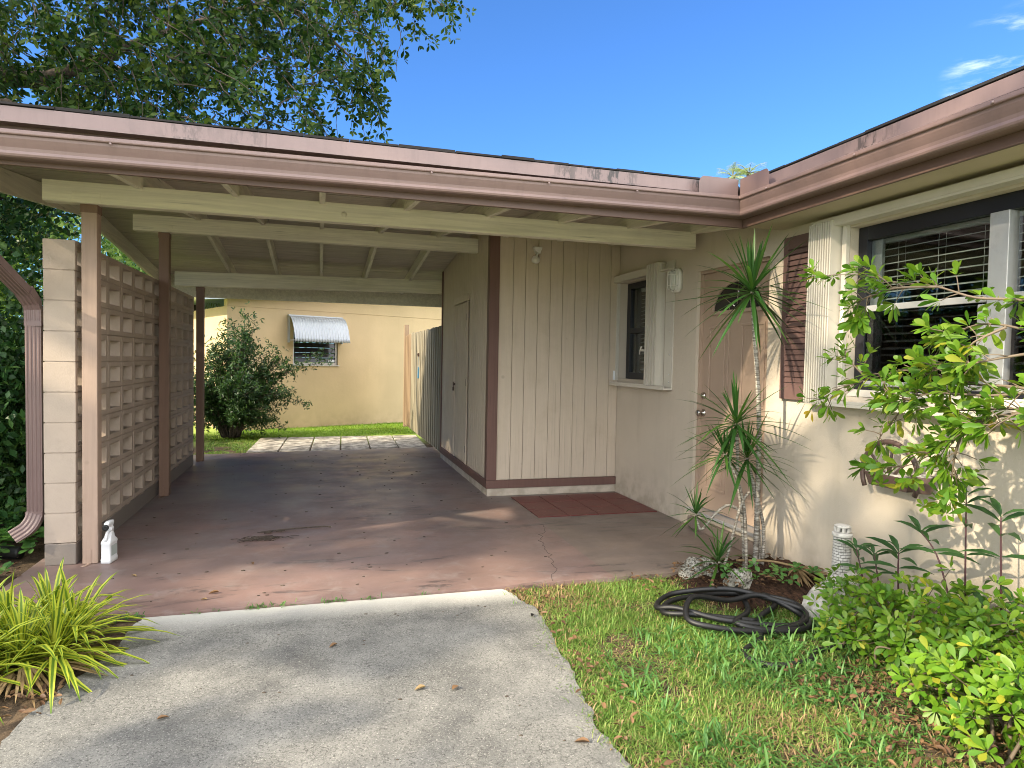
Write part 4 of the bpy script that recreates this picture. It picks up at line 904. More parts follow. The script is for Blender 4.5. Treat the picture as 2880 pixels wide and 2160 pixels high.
# -- shrub whose branches reach in front of the window, rooted beside the wall right of the frame
random.seed(21)
sbm = thing('leafy_shrub', 'tall shrub with bright green whorled leaves reaching across the big window', 'shrub', (2.62, 1.35, 0))
BR = [[(2.6, 1.5, 1.5), (2.6, 1.855, 1.684), (2.6, 2.102, 1.728), (2.6, 2.283, 1.791), (2.58, 2.487, 1.833), (2.6, 2.671, 1.884), (2.62, 2.876, 1.916), (2.62, 3.046, 1.928)],
      [(2.6, 2.283, 1.791), (2.55, 2.443, 1.80), (2.55, 2.528, 1.787), (2.55, 2.665, 1.754), (2.55, 2.68, 1.679)],
      [(2.6, 1.5, 1.4), (2.58, 1.85, 1.573), (2.6, 2.064, 1.618), (2.6, 2.178, 1.584), (2.6, 2.234, 1.546)],
      [(2.55, 1.931, 1.598), (2.5, 2.021, 1.54), (2.5, 2.051, 1.491)],
      [(2.62, 1.5, 1.2), (2.6, 1.84, 1.352), (2.58, 2.086, 1.371), (2.6, 2.265, 1.398), (2.6, 2.425, 1.422), (2.6, 2.647, 1.373), (2.62, 2.847, 1.318), (2.62, 2.99, 1.252)],
      [(2.6, 2.647, 1.373), (2.62, 2.748, 1.432), (2.65, 2.855, 1.487)],
      [(2.62, 1.45, 1.1), (2.6, 1.837, 1.27), (2.58, 2.081, 1.263), (2.55, 2.258, 1.25), (2.6, 2.503, 1.26)],
      [(2.6, 1.9, 1.27), (2.6, 2.079, 1.212), (2.6, 2.144, 1.147), (2.6, 2.228, 1.097), (2.6, 2.287, 1.049), (2.6, 2.404, .982), (2.6, 2.579, .947)],
      [(2.6, 2.144, 1.147), (2.62, 2.183, 1.057), (2.64, 2.208, .973), (2.66, 2.24, .872)],
      [(2.6, 2.36, 1.27), (2.62, 2.44, 1.286), (2.65, 2.505, 1.216), (2.65, 2.565, 1.151), (2.67, 2.635, 1.075)],
      [(2.6, 1.6, 1.25), (2.55, 1.85, 1.27), (2.52, 1.914, 1.229), (2.5, 2.006, 1.207)],
      [(2.6, 1.855, 1.50), (2.5, 1.95, 1.47), (2.45, 2.05, 1.44), (2.45, 2.15, 1.43)],
      [(2.6, 1.84, 1.352), (2.55, 1.98, 1.33), (2.5, 2.15, 1.33), (2.48, 2.32, 1.31), (2.5, 2.45, 1.33)]]
m = MB(); cents, axs = [], []
for b in BR:
    p = smooth_path(b, 5); r0 = .0065; m.tube(p, [max(.0022, r0 * (1 - i / len(p)) ** .8) for i in range(len(p))], 7)
    tot = len(p)
    for i in range(3, tot, 1):
        if random.random() < .25 and i < tot - 1: continue
        d = (p[min(i + 1, tot - 1)] - p[i - 1]).normalized()
        for _ in range(2 if random.random() < .45 else 1):
            ax = (d * .7 + Vector((random.gauss(0, .45), random.gauss(0, .45), random.gauss(.15, .5)))).normalized(); ln = random.uniform(.02, .10)
            q = p[i] + ax * ln; m.tube([p[i], p[i] + ax * ln * .5 + Vector((0, 0, .004)), q], [.003, .0022, .0018], 5); cents.append(q); axs.append(ax)
    cents.append(p[-1]); axs.append((p[-1] - p[-3]).normalized())
keep = [i for i, q in enumerate(cents) if not (2.36 < q.y < 2.62 and .985 < q.z < 1.16)]; cents = [cents[i] for i in keep]; axs = [axs[i] for i in keep]
for a, b in (((2.84, 1.12, 0), (2.6, 1.5, 1.5)), ((2.88, 1.2, 0), (2.62, 1.5, 1.2)), ((2.8, 1.2, 0), (2.6, 1.6, 1.25))):
    p = smooth_path([a, ((a[0] + b[0]) / 2 + .07, (a[1] + b[1]) / 2 - .06, b[2] * .5), b], 6); m.tube(p, [.016] * 6 + [.011] * 6 + [.008], 8)
    for i in range(4, 13):
        for _ in range(3):
            ax = Vector((random.gauss(-.3, .5), random.gauss(-.2, .5), random.gauss(.2, .4))).normalized(); q = p[i] + ax * random.uniform(.05, .22); m.tube([p[i], p[i].lerp(q, .5) + Vector((0, 0, .01)), q], [.004, .003, .002], 5); cents.append(q); axs.append(ax)
m.build('branch', 'twig', sbm)
for q in ((2.6, 2.60, .945), (2.6, 2.545, .87), (2.62, 2.44, .905), (2.6, 2.38, .93), (2.62, 2.24, .88), (2.62, 2.21, .80), (2.62, 2.32, .81)): cents.append(Vector(q)); axs.append(Vector((-.5 + random.gauss(0, .2), -.5, .3 + random.gauss(0, .2))))
P_, D_, N_, L_ = whorl_leaves(cents, axs, 5, 8, (.036, .086))
link_mesh('foliage', leaf_mesh('foliage', P_, D_, N_, L_, L_ * .19, OBOV, .12, .22), 'shrubleaf', sbm)
P2, D2, N2, L2 = whorl_leaves([(2.63, 3.06, 1.19), (2.66, 2.03, 1.24)], [(-.2, .3, -.9), (0, .2, -.5)], 3, 4, (.045, .06))
link_mesh('yellowed_foliage', leaf_mesh('yellowed_foliage', P2, D2, N2, L2, L2 * .2, OBOV, .1, .2), 'yellowleaf', sbm)

# -- low bush of the same kind at the foot of the wall
def bush(name, label, root, lobes, count, mat, Lr, seed, stems=10, top_bias=.55, Wk=.19, nm=(5, 8), prof=OBOV, cat='bush'):
    random.seed(seed); t = thing(name, label, cat, root); m = MB(); cs, ax = [], []
    wts = [l[3] * l[4] * l[5] for l in lobes]
    while len(cs) < count:
        l = random.choices(lobes, wts)[0]; v = Vector((random.gauss(0, 1), random.gauss(0, 1), random.gauss(0, 1))).normalized(); r = random.random() ** .38 * (random.uniform(1.1, 1.4) if random.random() < .14 else 1)
        p = Vector((l[0] + v.x * l[3] * r, l[1] + v.y * l[4] * r, l[2] + v.z * l[5] * r))
        if p.z < .04: continue
        if v.z < -.2 and p.z > .12 and random.random() < top_bias: continue
        if p.x > 3.13 and name != 'hedge_bush': continue
        cs.append(p); a = v * .6 + Vector((-.25, -.35, .8)) * .7 + Vector((random.gauss(0, .25), random.gauss(0, .25), random.gauss(0, .2))); ax.append(a.normalized())
    rt = Vector(root)
    for i in range(stems):
        p = random.choice(cs); base = rt + Vector((random.gauss(0, .08) + (p.x - rt.x) * .35, random.gauss(0, .08) + (p.y - rt.y) * .45, 0)); mid = base.lerp(p, .5) + Vector((random.gauss(0, .04), random.gauss(0, .04), .06))
        m.tube(smooth_path([base, mid, p], 5), [.008 - .0055 * k / 10 for k in range(11)], 6)
    m.build('stem', 'twig', t); m = MB()
    for p in cs[::2]:
        q = p + (rt + Vector((0, 0, .1)) - p).normalized() * .09; m.tube([q, p], [.0028, .0018], 4)
    P_, D_, N_, L_ = whorl_leaves(cs, ax, nm[0], nm[1], Lr, (.6, 1.45))
    link_mesh('foliage', join_twigs(leaf_mesh('foliage', P_, D_, N_, L_, L_ * Wk, prof, .1, .18), m, mat, 'twig'), None, t); return t
bush('low_bush', 'low dense bright green bush growing along the foot of the cream wall', (2.78, 2.55, 0), [(2.80, 2.74, .15, .25, .38, .16), (2.78, 2.40, .23, .28, .34, .20), (2.86, 2.1, .27, .24, .3, .22), (2.55, 2.62, .13, .13, .22, .11)], 430, 'shrubleaf', (.04, .07), 31, 26)
bush('low_bush', 'bright yellow-green bush nearest the camera at the lower right corner', (2.55, 1.85, 0), [(2.50, 1.90, .21, .22, .24, .17), (2.62, 1.6, .28, .3, .3, .22), (2.42, 2.06, .14, .12, .14, .10), (2.36, 1.72, .12, .16, .18, .11)], 330, 'shrubleaf', (.04, .075), 33, 22)

# -- upright plants with long narrow leaves behind the low bush
RU = [([(2.98, 2.96, .05), (2.95, 2.993, .263), (2.95, 3.04, .397)], 'leaning left, next to the lighthouse ornament', .13),
      ([(2.97, 2.86, .05), (2.95, 2.881, .272), (2.95, 2.914, .40)], 'second from the lighthouse ornament', .13),
      ([(2.97, 2.75, .05), (2.95, 2.753, .34), (2.95, 2.754, .46)], 'with a wide V of leaves, third from the lighthouse ornament', .16),
      ([(2.98, 2.40, .05), (2.95, 2.513, .472), (2.95, 2.628, .60)], 'slanting to the left below the wheel planter', .15),
      ([(2.96, 2.37, .05), (2.95, 2.379, .482), (2.95, 2.39, .83)], 'tallest of all, on a straight purple stem', .14),
      ([(2.97, 2.2, .05), (2.95, 2.21, .534), (2.95, 2.221, .77)], 'closest to the right edge, with stiff dark leaves', .16)]
random.seed(41)
for pts, lab, LL in RU:
    t = thing('upright_plant', 'narrow-leaved plant ' + lab, 'plant', (pts[0][0], pts[0][1], 0), group='narrow-leaved plants behind the low bush')
    sp_ = smooth_path(pts, 6); MB().tube(sp_, [.006 - .0035 * i / len(sp_) for i in range(len(sp_))], 7).build('stem', 'purplestem', t)
    Pp, Dd, Nn, Ll = [], [], [], []; n = len(sp_); nodes = [n - 1, n - 2, n - 4, n - 6, n - 8, n - 10] if pts[-1][2] > .6 else [n - 1, n - 2, n - 4, n - 6]
    for j, i in enumerate(nodes):
        a0 = (PI / 2) * (j % 2) + random.uniform(-.3, .3) + .9
        for k in range(2 if j else 3):
            a = a0 + (PI if j else 2.1) * k; up = .95 - .22 * j; Pp.append(sp_[max(1, i)]); d = Vector((math.cos(a) * .7, math.sin(a), up)); Dd.append(d); Nn.append(Vector((0, 0, 1)) - d * .2 + Vector((-.3, -.2, 0))); Ll.append(LL * 1.3 * random.uniform(.8, 1.1) * (1 if j else .85))
    Ll = np.array(Ll); link_mesh('foliage', leaf_mesh('foliage', Pp, Dd, Nn, Ll, Ll * .088, LANCE, .38, .3), 'ruellia', t)

# -- dracaena
dr_ = thing('dracaena', 'tall dracaena with spiky leaf rosettes on pale canes before the front door', 'plant', (2.88, 3.85, 0))
ST = [([(2.885, 3.85, .02), (2.888, 3.85, .3), (2.887, 3.85, .537), (2.886, 3.85, .847), (2.881, 3.85, 1.02), (2.857, 3.85, 1.337), (2.821, 3.85, 1.65), (2.79, 3.85, 1.93)], .021, .015),
      ([(2.79, 3.83, .02), (2.763, 3.83, .341), (2.732, 3.83, .547), (2.709, 3.83, .69), (2.703, 3.83, .853), (2.687, 3.83, 1.035)], .015, .011),
      ([(2.775, 3.79, .02), (2.757, 3.8, .4), (2.715, 3.8, .594), (2.639, 3.8, .758), (2.585, 3.8, .84)], .013, .009),
      ([(2.935, 3.87, .02), (2.91, 3.87, .376), (2.879, 3.87, .554), (2.847, 3.87, .679), (2.80, 3.86, .80)], .015, .011),
      ([(2.84, 3.84, .55), (2.798, 3.81, .568), (2.765, 3.8, .563), (2.707, 3.79, .473), (2.644, 3.77, .304), (2.57, 3.74, .13), (2.50, 3.70, .15)], .012, .009),
      ([(2.74, 3.81, .44), (2.708, 3.8, .46), (2.672, 3.8, .48), (2.614, 3.8, .495), (2.535, 3.8, .451), (2.459, 3.8, .369), (2.414, 3.8, .35), (2.38, 3.8, .45)], .012, .008),
      ([(2.88, 3.85, .56), (2.909, 3.86, .474), (2.952, 3.86, .295), (2.95, 3.86, .02)], .012, .013)]
for pts, ra, rb_ in ST:
    p = smooth_path(pts, 7); rr = [.9 * (ra + (rb_ - ra) * i / len(p)) * (1 + .08 * math.sin(i * 2.3)) for i in range(len(p))]; MB().tube(p, rr, 10).build('cane', 'cane', dr_)
RO = [((2.79, 3.85, 1.94), .54, 64, .0165), ((2.687, 3.83, 1.05), .46, 50, .0145), ((2.583, 3.8, .85), .35, 36, .012), ((2.80, 3.86, .81), .39, 48, .011), ((2.378, 3.8, .462), .27, 28, .010), ((2.49, 3.70, .165), .34, 24, .013)]
random.seed(51)
for c_, LL, n, W in RO:
    Pp, Dd, Nn, Ll, Dr = [], [], [], [], []
    for k in range(n):
        f = k / n; el = math.radians(86 - 132 * f ** 1.0 + random.uniform(-12, 12)); a = k * 2.39996 + random.uniform(-.25, .25)
        d = Vector((math.cos(a) * math.cos(el), math.sin(a) * math.cos(el), math.sin(el))); Pp.append(Vector(c_) + Vector((0, 0, .03 * (1 - f) - .03)) + d * .01); Dd.append(d); Nn.append(Vector((0, 0, 1)) if abs(d.z) < .9 else Vector((math.cos(a), math.sin(a), .2)) * -1); Ll.append(LL * random.uniform(.72, 1.08) * (.8 if f < .2 else 1)); Dr.append(random.uniform(.02, .16) if el > .9 else random.uniform(.10, .5) if el > 0 else random.uniform(.0, .3))
    Ll = np.array(Ll); link_mesh('leaf_rosette', leaf_mesh('leaf_rosette', Pp, Dd, Nn, Ll, W * Ll / Ll.max() * .5 + W * .32, [(0, .55), (.2, .95), (.45, 1.), (.7, .72), (.88, .36), (1, 0)], np.array(Dr), .35), 'dracleaf', dr_)

# -- striped plant at the left front
spn = thing('striped_plant', 'clump of arching yellow-striped leaves at the left edge of the driveway', 'plant', (-1.3, 3.52, 0))
random.seed(61); Pp, Dd, Nn, Ll, Dr = [], [], [], [], []
cl = [(-1.28, 3.44), (-1.40, 3.62), (-1.14, 3.62), (-1.52, 3.42), (-1.30, 3.82), (-1.62, 3.66), (-1.16, 3.46), (-1.46, 3.30)]
for (cx, cy) in cl:
    for k in range(56):
        f = k / 56; el = math.radians(84 - 78 * f + random.uniform(-9, 9)); a = k * 2.39996 + random.uniform(-.3, .3); d = Vector((math.cos(a) * math.cos(el), math.sin(a) * math.cos(el), math.sin(el)))
        Pp.append((cx + d.x * .02, cy + d.y * .02, .03 + .03 * (1 - f))); Dd.append(d); Nn.append(Vector((0, 0, 1)) if abs(d.z) < .9 else Vector((-d.x, -d.y, .2))); Ll.append(random.uniform(.32, .56)); Dr.append(random.uniform(.28, .68) * (1.1 - .7 * f * .4))
link_mesh('foliage', leaf_mesh('foliage', Pp, Dd, Nn, Ll, np.array(Ll) * .028, BLADE, np.array(Dr), .35), 'striped', spn)
Pp, Dd = [], []
for k in range(90):
    a = random.uniform(-2.6, .9); r = random.uniform(.08, .2); Pp.append((-1.28 + r * math.cos(a), 3.44 + r * math.sin(a), .02 + .03 * random.random())); Dd.append((math.cos(a), math.sin(a), random.uniform(-.1, .25)))
link_mesh('dry_foliage', leaf_mesh('dry_foliage', Pp, Dd, np.tile((0., 0, 1), (90, 1)), RNG.uniform(.1, .26, 90), .007, BLADE, .12, .2), 'straw', spn)

# -- oak overhead
oak = thing('oak_tree', 'large oak whose leafy limbs hang over the left end of the carport roof', 'tree', (-8.2, 7.0, 0))
m = MB(); m.tube(smooth_path([(-8.2, 7.0, -.1), (-8.1, 6.9, 1.2), (-8.3, 6.8, 2.8), (-8.4, 6.6, 4.4)], 6), [.42 - .008 * i for i in range(19)], 14); m.build('trunk', 'bark', oak)
LB = [[(-8.3, 6.8, 2.8), (-6.4, 7.6, 4.0), (-4.3, 8.0, 4.35), (-3.1, 8.2, 4.28), (-2.6, 8.2, 4.42), (-1.9, 8.3, 4.9), (-.9, 8.1, 5.3), (.3, 7.8, 5.7)], [(-8.4, 6.6, 4.2), (-6, 7.0, 5.6), (-3.4, 7.2, 6.1), (-1.5, 7.4, 5.6), (-.3, 7.3, 5.0), (.35, 7.2, 4.5)], [(-8.4, 6.6, 4.4), (-8.6, 3.8, 5.6), (-9, 1.5, 6.2), (-9.2, .2, 6.0)], [(-8.4, 6.6, 4.4), (-9.6, 8, 6.5), (-10.5, 9, 7.8)], [(-8.3, 6.7, 3.6), (-7.2, 4.6, 5.2), (-6.0, 3.2, 6.6)], [(-6.4, 7.6, 4.0), (-5.4, 9.6, 4.6), (-3.8, 10.6, 5.2), (-1.5, 10.4, 5.6)], [(-4.3, 8.0, 4.35), (-3.3, 7.4, 3.9), (-2.4, 7.0, 3.55)]]
for l in LB:
    p = smooth_path(l, 6); MB().tube(p, [max(.012, .16 * (1 - i / len(p)) ** 1.1) for i in range(len(p))], 9).build('limb', 'bark', oak)
random.seed(71)
def spray(p0, d0, ln, nw, cs, ax, m, grav=.5):
    p = Vector(p0); d = Vector(d0).normalized(); pts = [p.copy()]; st = ln / nw
    for k in range(nw):
        d = (d + Vector((random.gauss(0, .22), random.gauss(0, .22), -grav * .35 + random.gauss(0, .15)))).normalized(); p = p + d * st; pts.append(p.copy())
        for _ in range(random.randint(1, 3)):
            a = (d * .5 + Vector((random.gauss(0, .6), random.gauss(0, .6), random.gauss(0, .5)))).normalized(); cs.append(p + a * random.uniform(.02, .10)); ax.append(a)
    m.tube(pts, [.006 * (1 - .7 * i / len(pts)) for i in range(len(pts))], 4, cap=False)
cs, ax = [], []; m = MB()
def xr(y, z):   # right limit of the hanging crown
    k = y / 7.5; zz = 1.43 + (z - 1.43) / k
    pts = [(3.4, -.15), (3.9, -.25), (4.3, -.2), (4.7, .25), (5.1, .68), (5.6, 1.02), (8, 1.1)]
    for (z0, x0), (z1, x1) in zip(pts[:-1], pts[1:]):
        if zz <= z1: return k * (x0 + (x1 - x0) * max(0, (zz - z0)) / (z1 - z0))
    return k * 1.1
n = 0
while n < 1150:
    y = random.uniform(6.2, 9.8); z = random.uniform(3.55, 6.6) * (y / 8.0) ** .6; lim = xr(y, z); x = lim - 5.2 * random.random() ** 1.25
    if x < -5.5: continue
    f = mnoise.noise(Vector((x * 1.3, y * .7, z * 1.5))) * .75 + .5
    dens = min(1., .22 + (lim - x) * .42)
    if f * dens < random.uniform(.0, .42): continue
    dx = random.uniform(-.3, 1.); spray((x, y, z), (dx, random.uniform(-.8, .3), random.uniform(-.6, .35)), random.uniform(.35, .8), random.randint(4, 7), cs, ax, m); n += 1
for p0, d0, ln in (((1.32, 7.2, 6.0), (.12, 0, -1), .95), ((1.24, 7.2, 5.6), (.05, 0, -1), .5), ((.2, 7.3, 5.2), (.55, -.1, -.75), 1.0), ((-.15, 7.2, 4.7), (.6, 0, -.5), 1.1), ((.1, 7.2, 4.4), (.6, 0, -.5), .75), ((.75, 7.4, 5.6), (.3, 0, -.9), .8), ((.5, 7.4, 5.4), (.25, 0, -.9), .9), ((.4, 7.2, 4.6), (.2, 0, -.9), .6), ((.0, 7.1, 4.75), (.75, 0, -.35), 1.0), ((.3, 7.1, 4.35), (.5, 0, -.6), .7), ((-.3, 7.3, 4.2), (.5, 0, -.6), .7)):
    for _ in range(2): spray(jit(Vector(p0), .05), d0, ln, 9, cs, ax, m, .4)
TW = m
P_, D_, N_, L_ = whorl_leaves(cs, ax, 3, 6, (.045, .085), (.4, 1.4))
link_mesh('crown', join_twigs(leaf_mesh('crown', P_, D_, N_, L_, L_ * .22, OVAL, .1, .2), TW, 'oakleaf', 'bark'), None, oak)
# unseen rest of the crown: clumps placed and cut to dapple the drive
def clump_crown(name, parent, fn, count, per, rad, Lr, mat, seed, flt=None):
    random.seed(seed); rng = np.random.default_rng(seed); C = []
    while len(C) < count:
        p = fn()
        if p is not None: C.append(p)
    C = np.array(C); N = len(C) * per; base = np.repeat(C, per, 0); rr = np.repeat(rng.uniform(rad[0], rad[1], len(C)), per)
    P_ = base + unit(rng.normal(size=(N, 3))) * (rng.random(N) ** .5 * rr)[:, None] * np.array([1, 1, .75]); D_ = unit(rng.normal(size=(N, 3)) + np.array([0, 0, -.2])); N_ = unit(rng.normal(size=(N, 3)) * .7 + np.array([-.3, -.2, .8])); L_ = rng.uniform(Lr[0], Lr[1], N)
    if flt: k = flt(P_); P_, D_, N_, L_ = P_[k], D_[k], N_[k], L_[k]
    return link_mesh(name, leaf_mesh(name, P_, D_, N_, L_, L_ * .3, KITE, .08, .2), mat, parent)
def oakvol():
    v = Vector((random.gauss(0, 1), random.gauss(0, 1), random.gauss(0, 1))).normalized() * random.random() ** .4
    p = Vector((-9.4 + v.x * 4.6, 1.6 + v.y * 6.6, 6.0 + v.z * 4.6))
    return None if p.x > -4.6 or p.z < 2.2 else p
def gaps(P):
    """drops leaves by where their shadow lands, shaping the sun patches on drive and house"""
    keep = np.ones(len(P), bool)
    for i, (x, y, z) in enumerate(P):
        xg = x + z / .62; yg = y + .35 * z / .62; g = mnoise.noise(Vector((xg * .5, yg * 1.25, 0))) + .45 * mnoise.noise(Vector((xg * 1.3, yg * 3.0, 5)))
        if yg < 1.2 and xg < 2.0: th = -.55
        elif xg > 2.0 and yg < 3.0: th = -.3
        elif xg > 2.3 and yg < 3.9: th = GAP_RIGHT
        elif xg > 1.2 and yg < 3.8: th = -.16
        elif xg > 5.6 and yg < 5.2: th = GAP_RIGHT + .1
        elif yg < 4.1 and xg > -1.5: th = GAP_DRIVE
        elif xg < -1.5: th = .22
        else: th = .30
        keep[i] = g < th
    return keep
GAP_RIGHT, GAP_DRIVE = .13, -.02
clump_crown('outer_crown', oak, oakvol, 620, 110, (.45, .85), (.09, .15), 'oakleaf', 72, gaps)

# -- trees and hedge behind the screen wall
def bg_tree(label, root, h, lobes, count, per, mat, Lr, seed, name='background_tree', cat='tree', group=None, rad=(.3, .6)):
    t = thing(name, label, cat, root, group=group); rx, ry, _ = root
    m = MB(); m.tube(smooth_path([(rx, ry, -.1), (rx + .1, ry, h * .35), (rx - .05, ry + .1, h * .7)], 6), [.14 - .007 * i for i in range(13)], 8)
    random.seed(seed)
    for k in range(6):
        l = random.choice(lobes); m.tube([(rx + .05, ry, h * .3), ((rx + l[0]) / 2, (ry + l[1]) / 2, h * .5), (l[0], l[1], l[2])], [.06, .04, .015], 6)
    m.build('trunk', 'bark', t); wts = [l[3] * l[4] * l[5] for l in lobes]
    def fn():
        l = random.choices(lobes, wts)[0]; v = Vector((random.gauss(0, 1), random.gauss(0, 1), random.gauss(0, 1))).normalized() * random.random() ** .45; p = Vector((l[0] + v.x * l[3], l[1] + v.y * l[4], l[2] + v.z * l[5]))
        return p if p.z > .05 else None
    clump_crown('crown', t, fn, count, per, rad, Lr, mat, seed); return t
HG = 'hedge shrubs behind the screen wall'
bg_tree('dark hedge shrub close behind the downspout', (-3.1, 7.3, 0), 2.2, [(-3.0, 7.2, .75, .8, 1.0, .75), (-3.4, 8.2, .9, .8, 1.0, .85)], 90, 150, 'hedgeleaf', (.05, .10), 81, 'hedge_shrub', 'shrub', HG, (.22, .42))
bg_tree('dense hedge shrub added against the outside of the screen wall to shade its openings', (-2.5, 7.6, 0), 1.6, [(-2.38, 6.7, 1.1, .42, 1.1, 1.1), (-2.32, 8.6, 1.15, .4, 1.3, 1.15), (-2.5, 5.8, .95, .38, .34, .95)], 200, 150, 'hedgeleaf', (.05, .09), 86, 'hedge_shrub', 'shrub', HG, (.2, .36))  # added close outside the wall to keep light out of the block openings
bg_tree('pale green sunlit shrub farther back beside the screen wall', (-4.8, 10.6, 0), 1.8, [(-4.7, 10.6, 1.0, 1.0, 1.1, .9), (-4.2, 11.6, .8, .7, .9, .7)], 80, 150, 'lightleaf', (.06, .11), 82, 'hedge_shrub', 'shrub', HG, (.25, .5))
bg_tree('tall dark tree rising behind the screen wall under the oak', (-4.6, 8.6, 0), 5.0, [(-4.3, 8.5, 3.5, 1.2, 1.0, 1.3), (-3.2, 8.3, 3.1, .9, .9, .9), (-2.9, 9.3, 3.6, .8, .8, .7)], 80, 130, 'hedgeleaf', (.06, .11), 83)
bg_tree('far tree with light foliage beyond the hedge at the left', (-9, 19, 0), 6.5, [(-9, 19, 4.2, 2.5, 2.5, 2.6), (-6.5, 20, 3.5, 2.0, 2., 2.2)], 90, 150, 'lightleaf', (.12, .2), 84, rad=(.5, .9))
bg_tree('far dark tree beyond the hedge behind the carport', (-5, 26, 0), 6.5, [(-5, 26, 4.5, 3., 2.5, 2.8), (-1.5, 28, 4.5, 2.5, 2., 2.4)], 90, 150, 'hedgeleaf', (.14, .22), 85, rad=(.5, .9))

random.seed(131)
def far_pt():
    if random.random() < .6: return Vector((random.uniform(-34, -26), random.uniform(-12, 44), random.uniform(.3, 5.5)))
    return Vector((random.uniform(-30, 30), random.uniform(44, 52), random.uniform(.3, 6.5)))
fw = clump_crown('treeline', None, far_pt, 420, 70, (1.0, 2.0), (.3, .5), 'hedgeleaf', 132)
tag(fw, 'distant belt of trees far beyond the hedge', 'trees', kind='stuff')

# -- bush against the yellow house
t = thing('garden_bush', 'loose dark green bush standing in front of the yellow house', 'bush', (-1.55, 12.5, 0))
random.seed(91); m = MB(); cs, ax = [], []
for k in range(135):
    a = random.uniform(0, 2 * PI); sp_r = random.uniform(.2, 1.02); top = random.uniform(.75, 1.72) * (1.12 - .28 * sp_r)
    if k < 12: sp_r *= .35; top = random.uniform(1.7, 2.2)
    if k > 95: sp_r = random.uniform(.5, .95); top = random.uniform(.15, .75)
    b = Vector((-1.5 + .16 * math.cos(a) * random.random(), 12.5 + .16 * math.sin(a) * random.random(), 0)); e = Vector((-1.42 + sp_r * math.cos(a) * 1.0, 12.5 + sp_r * math.sin(a) * .9, top)); mid = b.lerp(e, .5) + Vector((0, 0, .22))
    p = smooth_path([b, mid, e], 6); m.tube(p, [.011 - .0085 * i / len(p) for i in range(len(p))], 5)
    for i in range(3 if k < 96 else 5, len(p)):
        for _ in range(5):
            q = p[i] + Vector((random.gauss(0, .09), random.gauss(0, .09), random.gauss(0, .08))); cs.append(q); ax.append(Vector((random.gauss(0, .6), random.gauss(0, .6), random.gauss(.4, .5))))
for e in ((.15, 12.3, 1.38), (.0, 12.3, 1.5), (-.3, 12.2, 1.25), (-.2, 12.2, .6)):
    p = smooth_path([(-1.4, 12.5, .2), (-.8, 12.4, 1.0 if e[2] > 1 else .7), e], 6); m.tube(p, [.009 - .007 * i / len(p) for i in range(len(p))], 5)
    for i in range(5, len(p)):
        for _ in range(5): cs.append(jit(p[i], .05)); ax.append(Vector((random.gauss(0, .6), random.gauss(0, .6), random.gauss(.3, .5))))
m.build('stem', 'bark', t)
P_, D_, N_, L_ = whorl_leaves(cs, ax, 4, 6, (.04, .085), (.4, 1.4)); link_mesh('foliage', leaf_mesh('foliage', P_, D_, N_, L_, L_ * .16, OVAL, .1, .2), 'backbush', t)

# -- palms
def palm(label, root, h, n, LL, seed, droop=.55, mat='palmleaf'):
    random.seed(seed); t = thing('palm_tree', label, 'palm tree', root); x, y, z = root
    m = MB(); m.tube(smooth_path([(x, y, z - .1), (x + .05, y, h * .5), (x, y, h)], 6), [.13 - .003 * i for i in range(13)], 9); m.build('trunk', 'bark', t)
    for k in range(n):
        m = MB(); Pp, Dd, Nn, Ll = [], [], [], []
        a = k * 2.39996; el = math.radians(random.uniform(-20, 80)); d = Vector((math.cos(a) * math.cos(el), math.sin(a) * math.cos(el), math.sin(el))); pts = []
        for i in range(13):
            s_ = i / 12; pts.append(Vector((x, y, h)) + d * LL * s_ + Vector((0, 0, -1)) * LL * droop * s_ * s_)
        m.tube(pts, [.018 * (1 - .85 * i / 12) for i in range(13)], 5)
        for i in range(2, 13):
            tg = (pts[i] - pts[i - 1]).normalized(); sd = tg.cross(Vector((0, 0, 1))).normalized()
            for q in (-1, 1):
                for h2 in (0, .5):
                    Pp.append(pts[i - 1].lerp(pts[i], h2)); Dd.append(tg * .9 + sd * q + Vector((0, 0, -.2))); Nn.append((0, 0, 1)); Ll.append(LL * .33 * math.sin(PI * (.15 + .8 * i / 12)))
        Ll = np.array(Ll)
        link_mesh('frond', join_twigs(leaf_mesh('frond', Pp, Dd, Nn, Ll, Ll * .04, LANCE, .3, .2), m, mat, 'greenstem'), None, t)
palm('palm top with green fronds rising over the roof corner', (16.3, 24, 0), 9.2, 12, 1.0, 101, .4)
palm('silvery palm top just right of the green one over the roof corner', (17.35, 24.4, 0), 9.55, 12, 1.1, 102, .4)
palm('palm with drooping yellow-green fronds left of the yellow house', (-2.95, 17.4, 0), 3.35, 13, 1.15, 103, 1.3)

# -- dry palm leaf on the mulch
pf = thing('dried_palm_leaf', 'dried tan fan palm leaf lying on the mulch by the wall', 'palm leaf', (2.95, 3.6, .1)); random.seed(111)
m = MB(); m.tube(smooth_path([(2.72, 3.83, .11), (2.9, 3.72, .125), (3.0, 3.60, .12)], 6), .008, 6); m.build('stalk', 'straw', pf)
Pp, Dd = [], []
for k in range(26):
    a = math.radians(-150 + 130 * k / 25); Pp.append((3.0, 3.60, .12)); Dd.append((math.cos(a) * .8 + .1, math.sin(a), random.uniform(-.22, .1)))
link_mesh('leaflet', leaf_mesh('leaflet', Pp, Dd, np.tile((0., 0, 1), (26, 1)), RNG.uniform(.2, .34, 26), .011, LANCE, .12, .4), 'straw', pf)

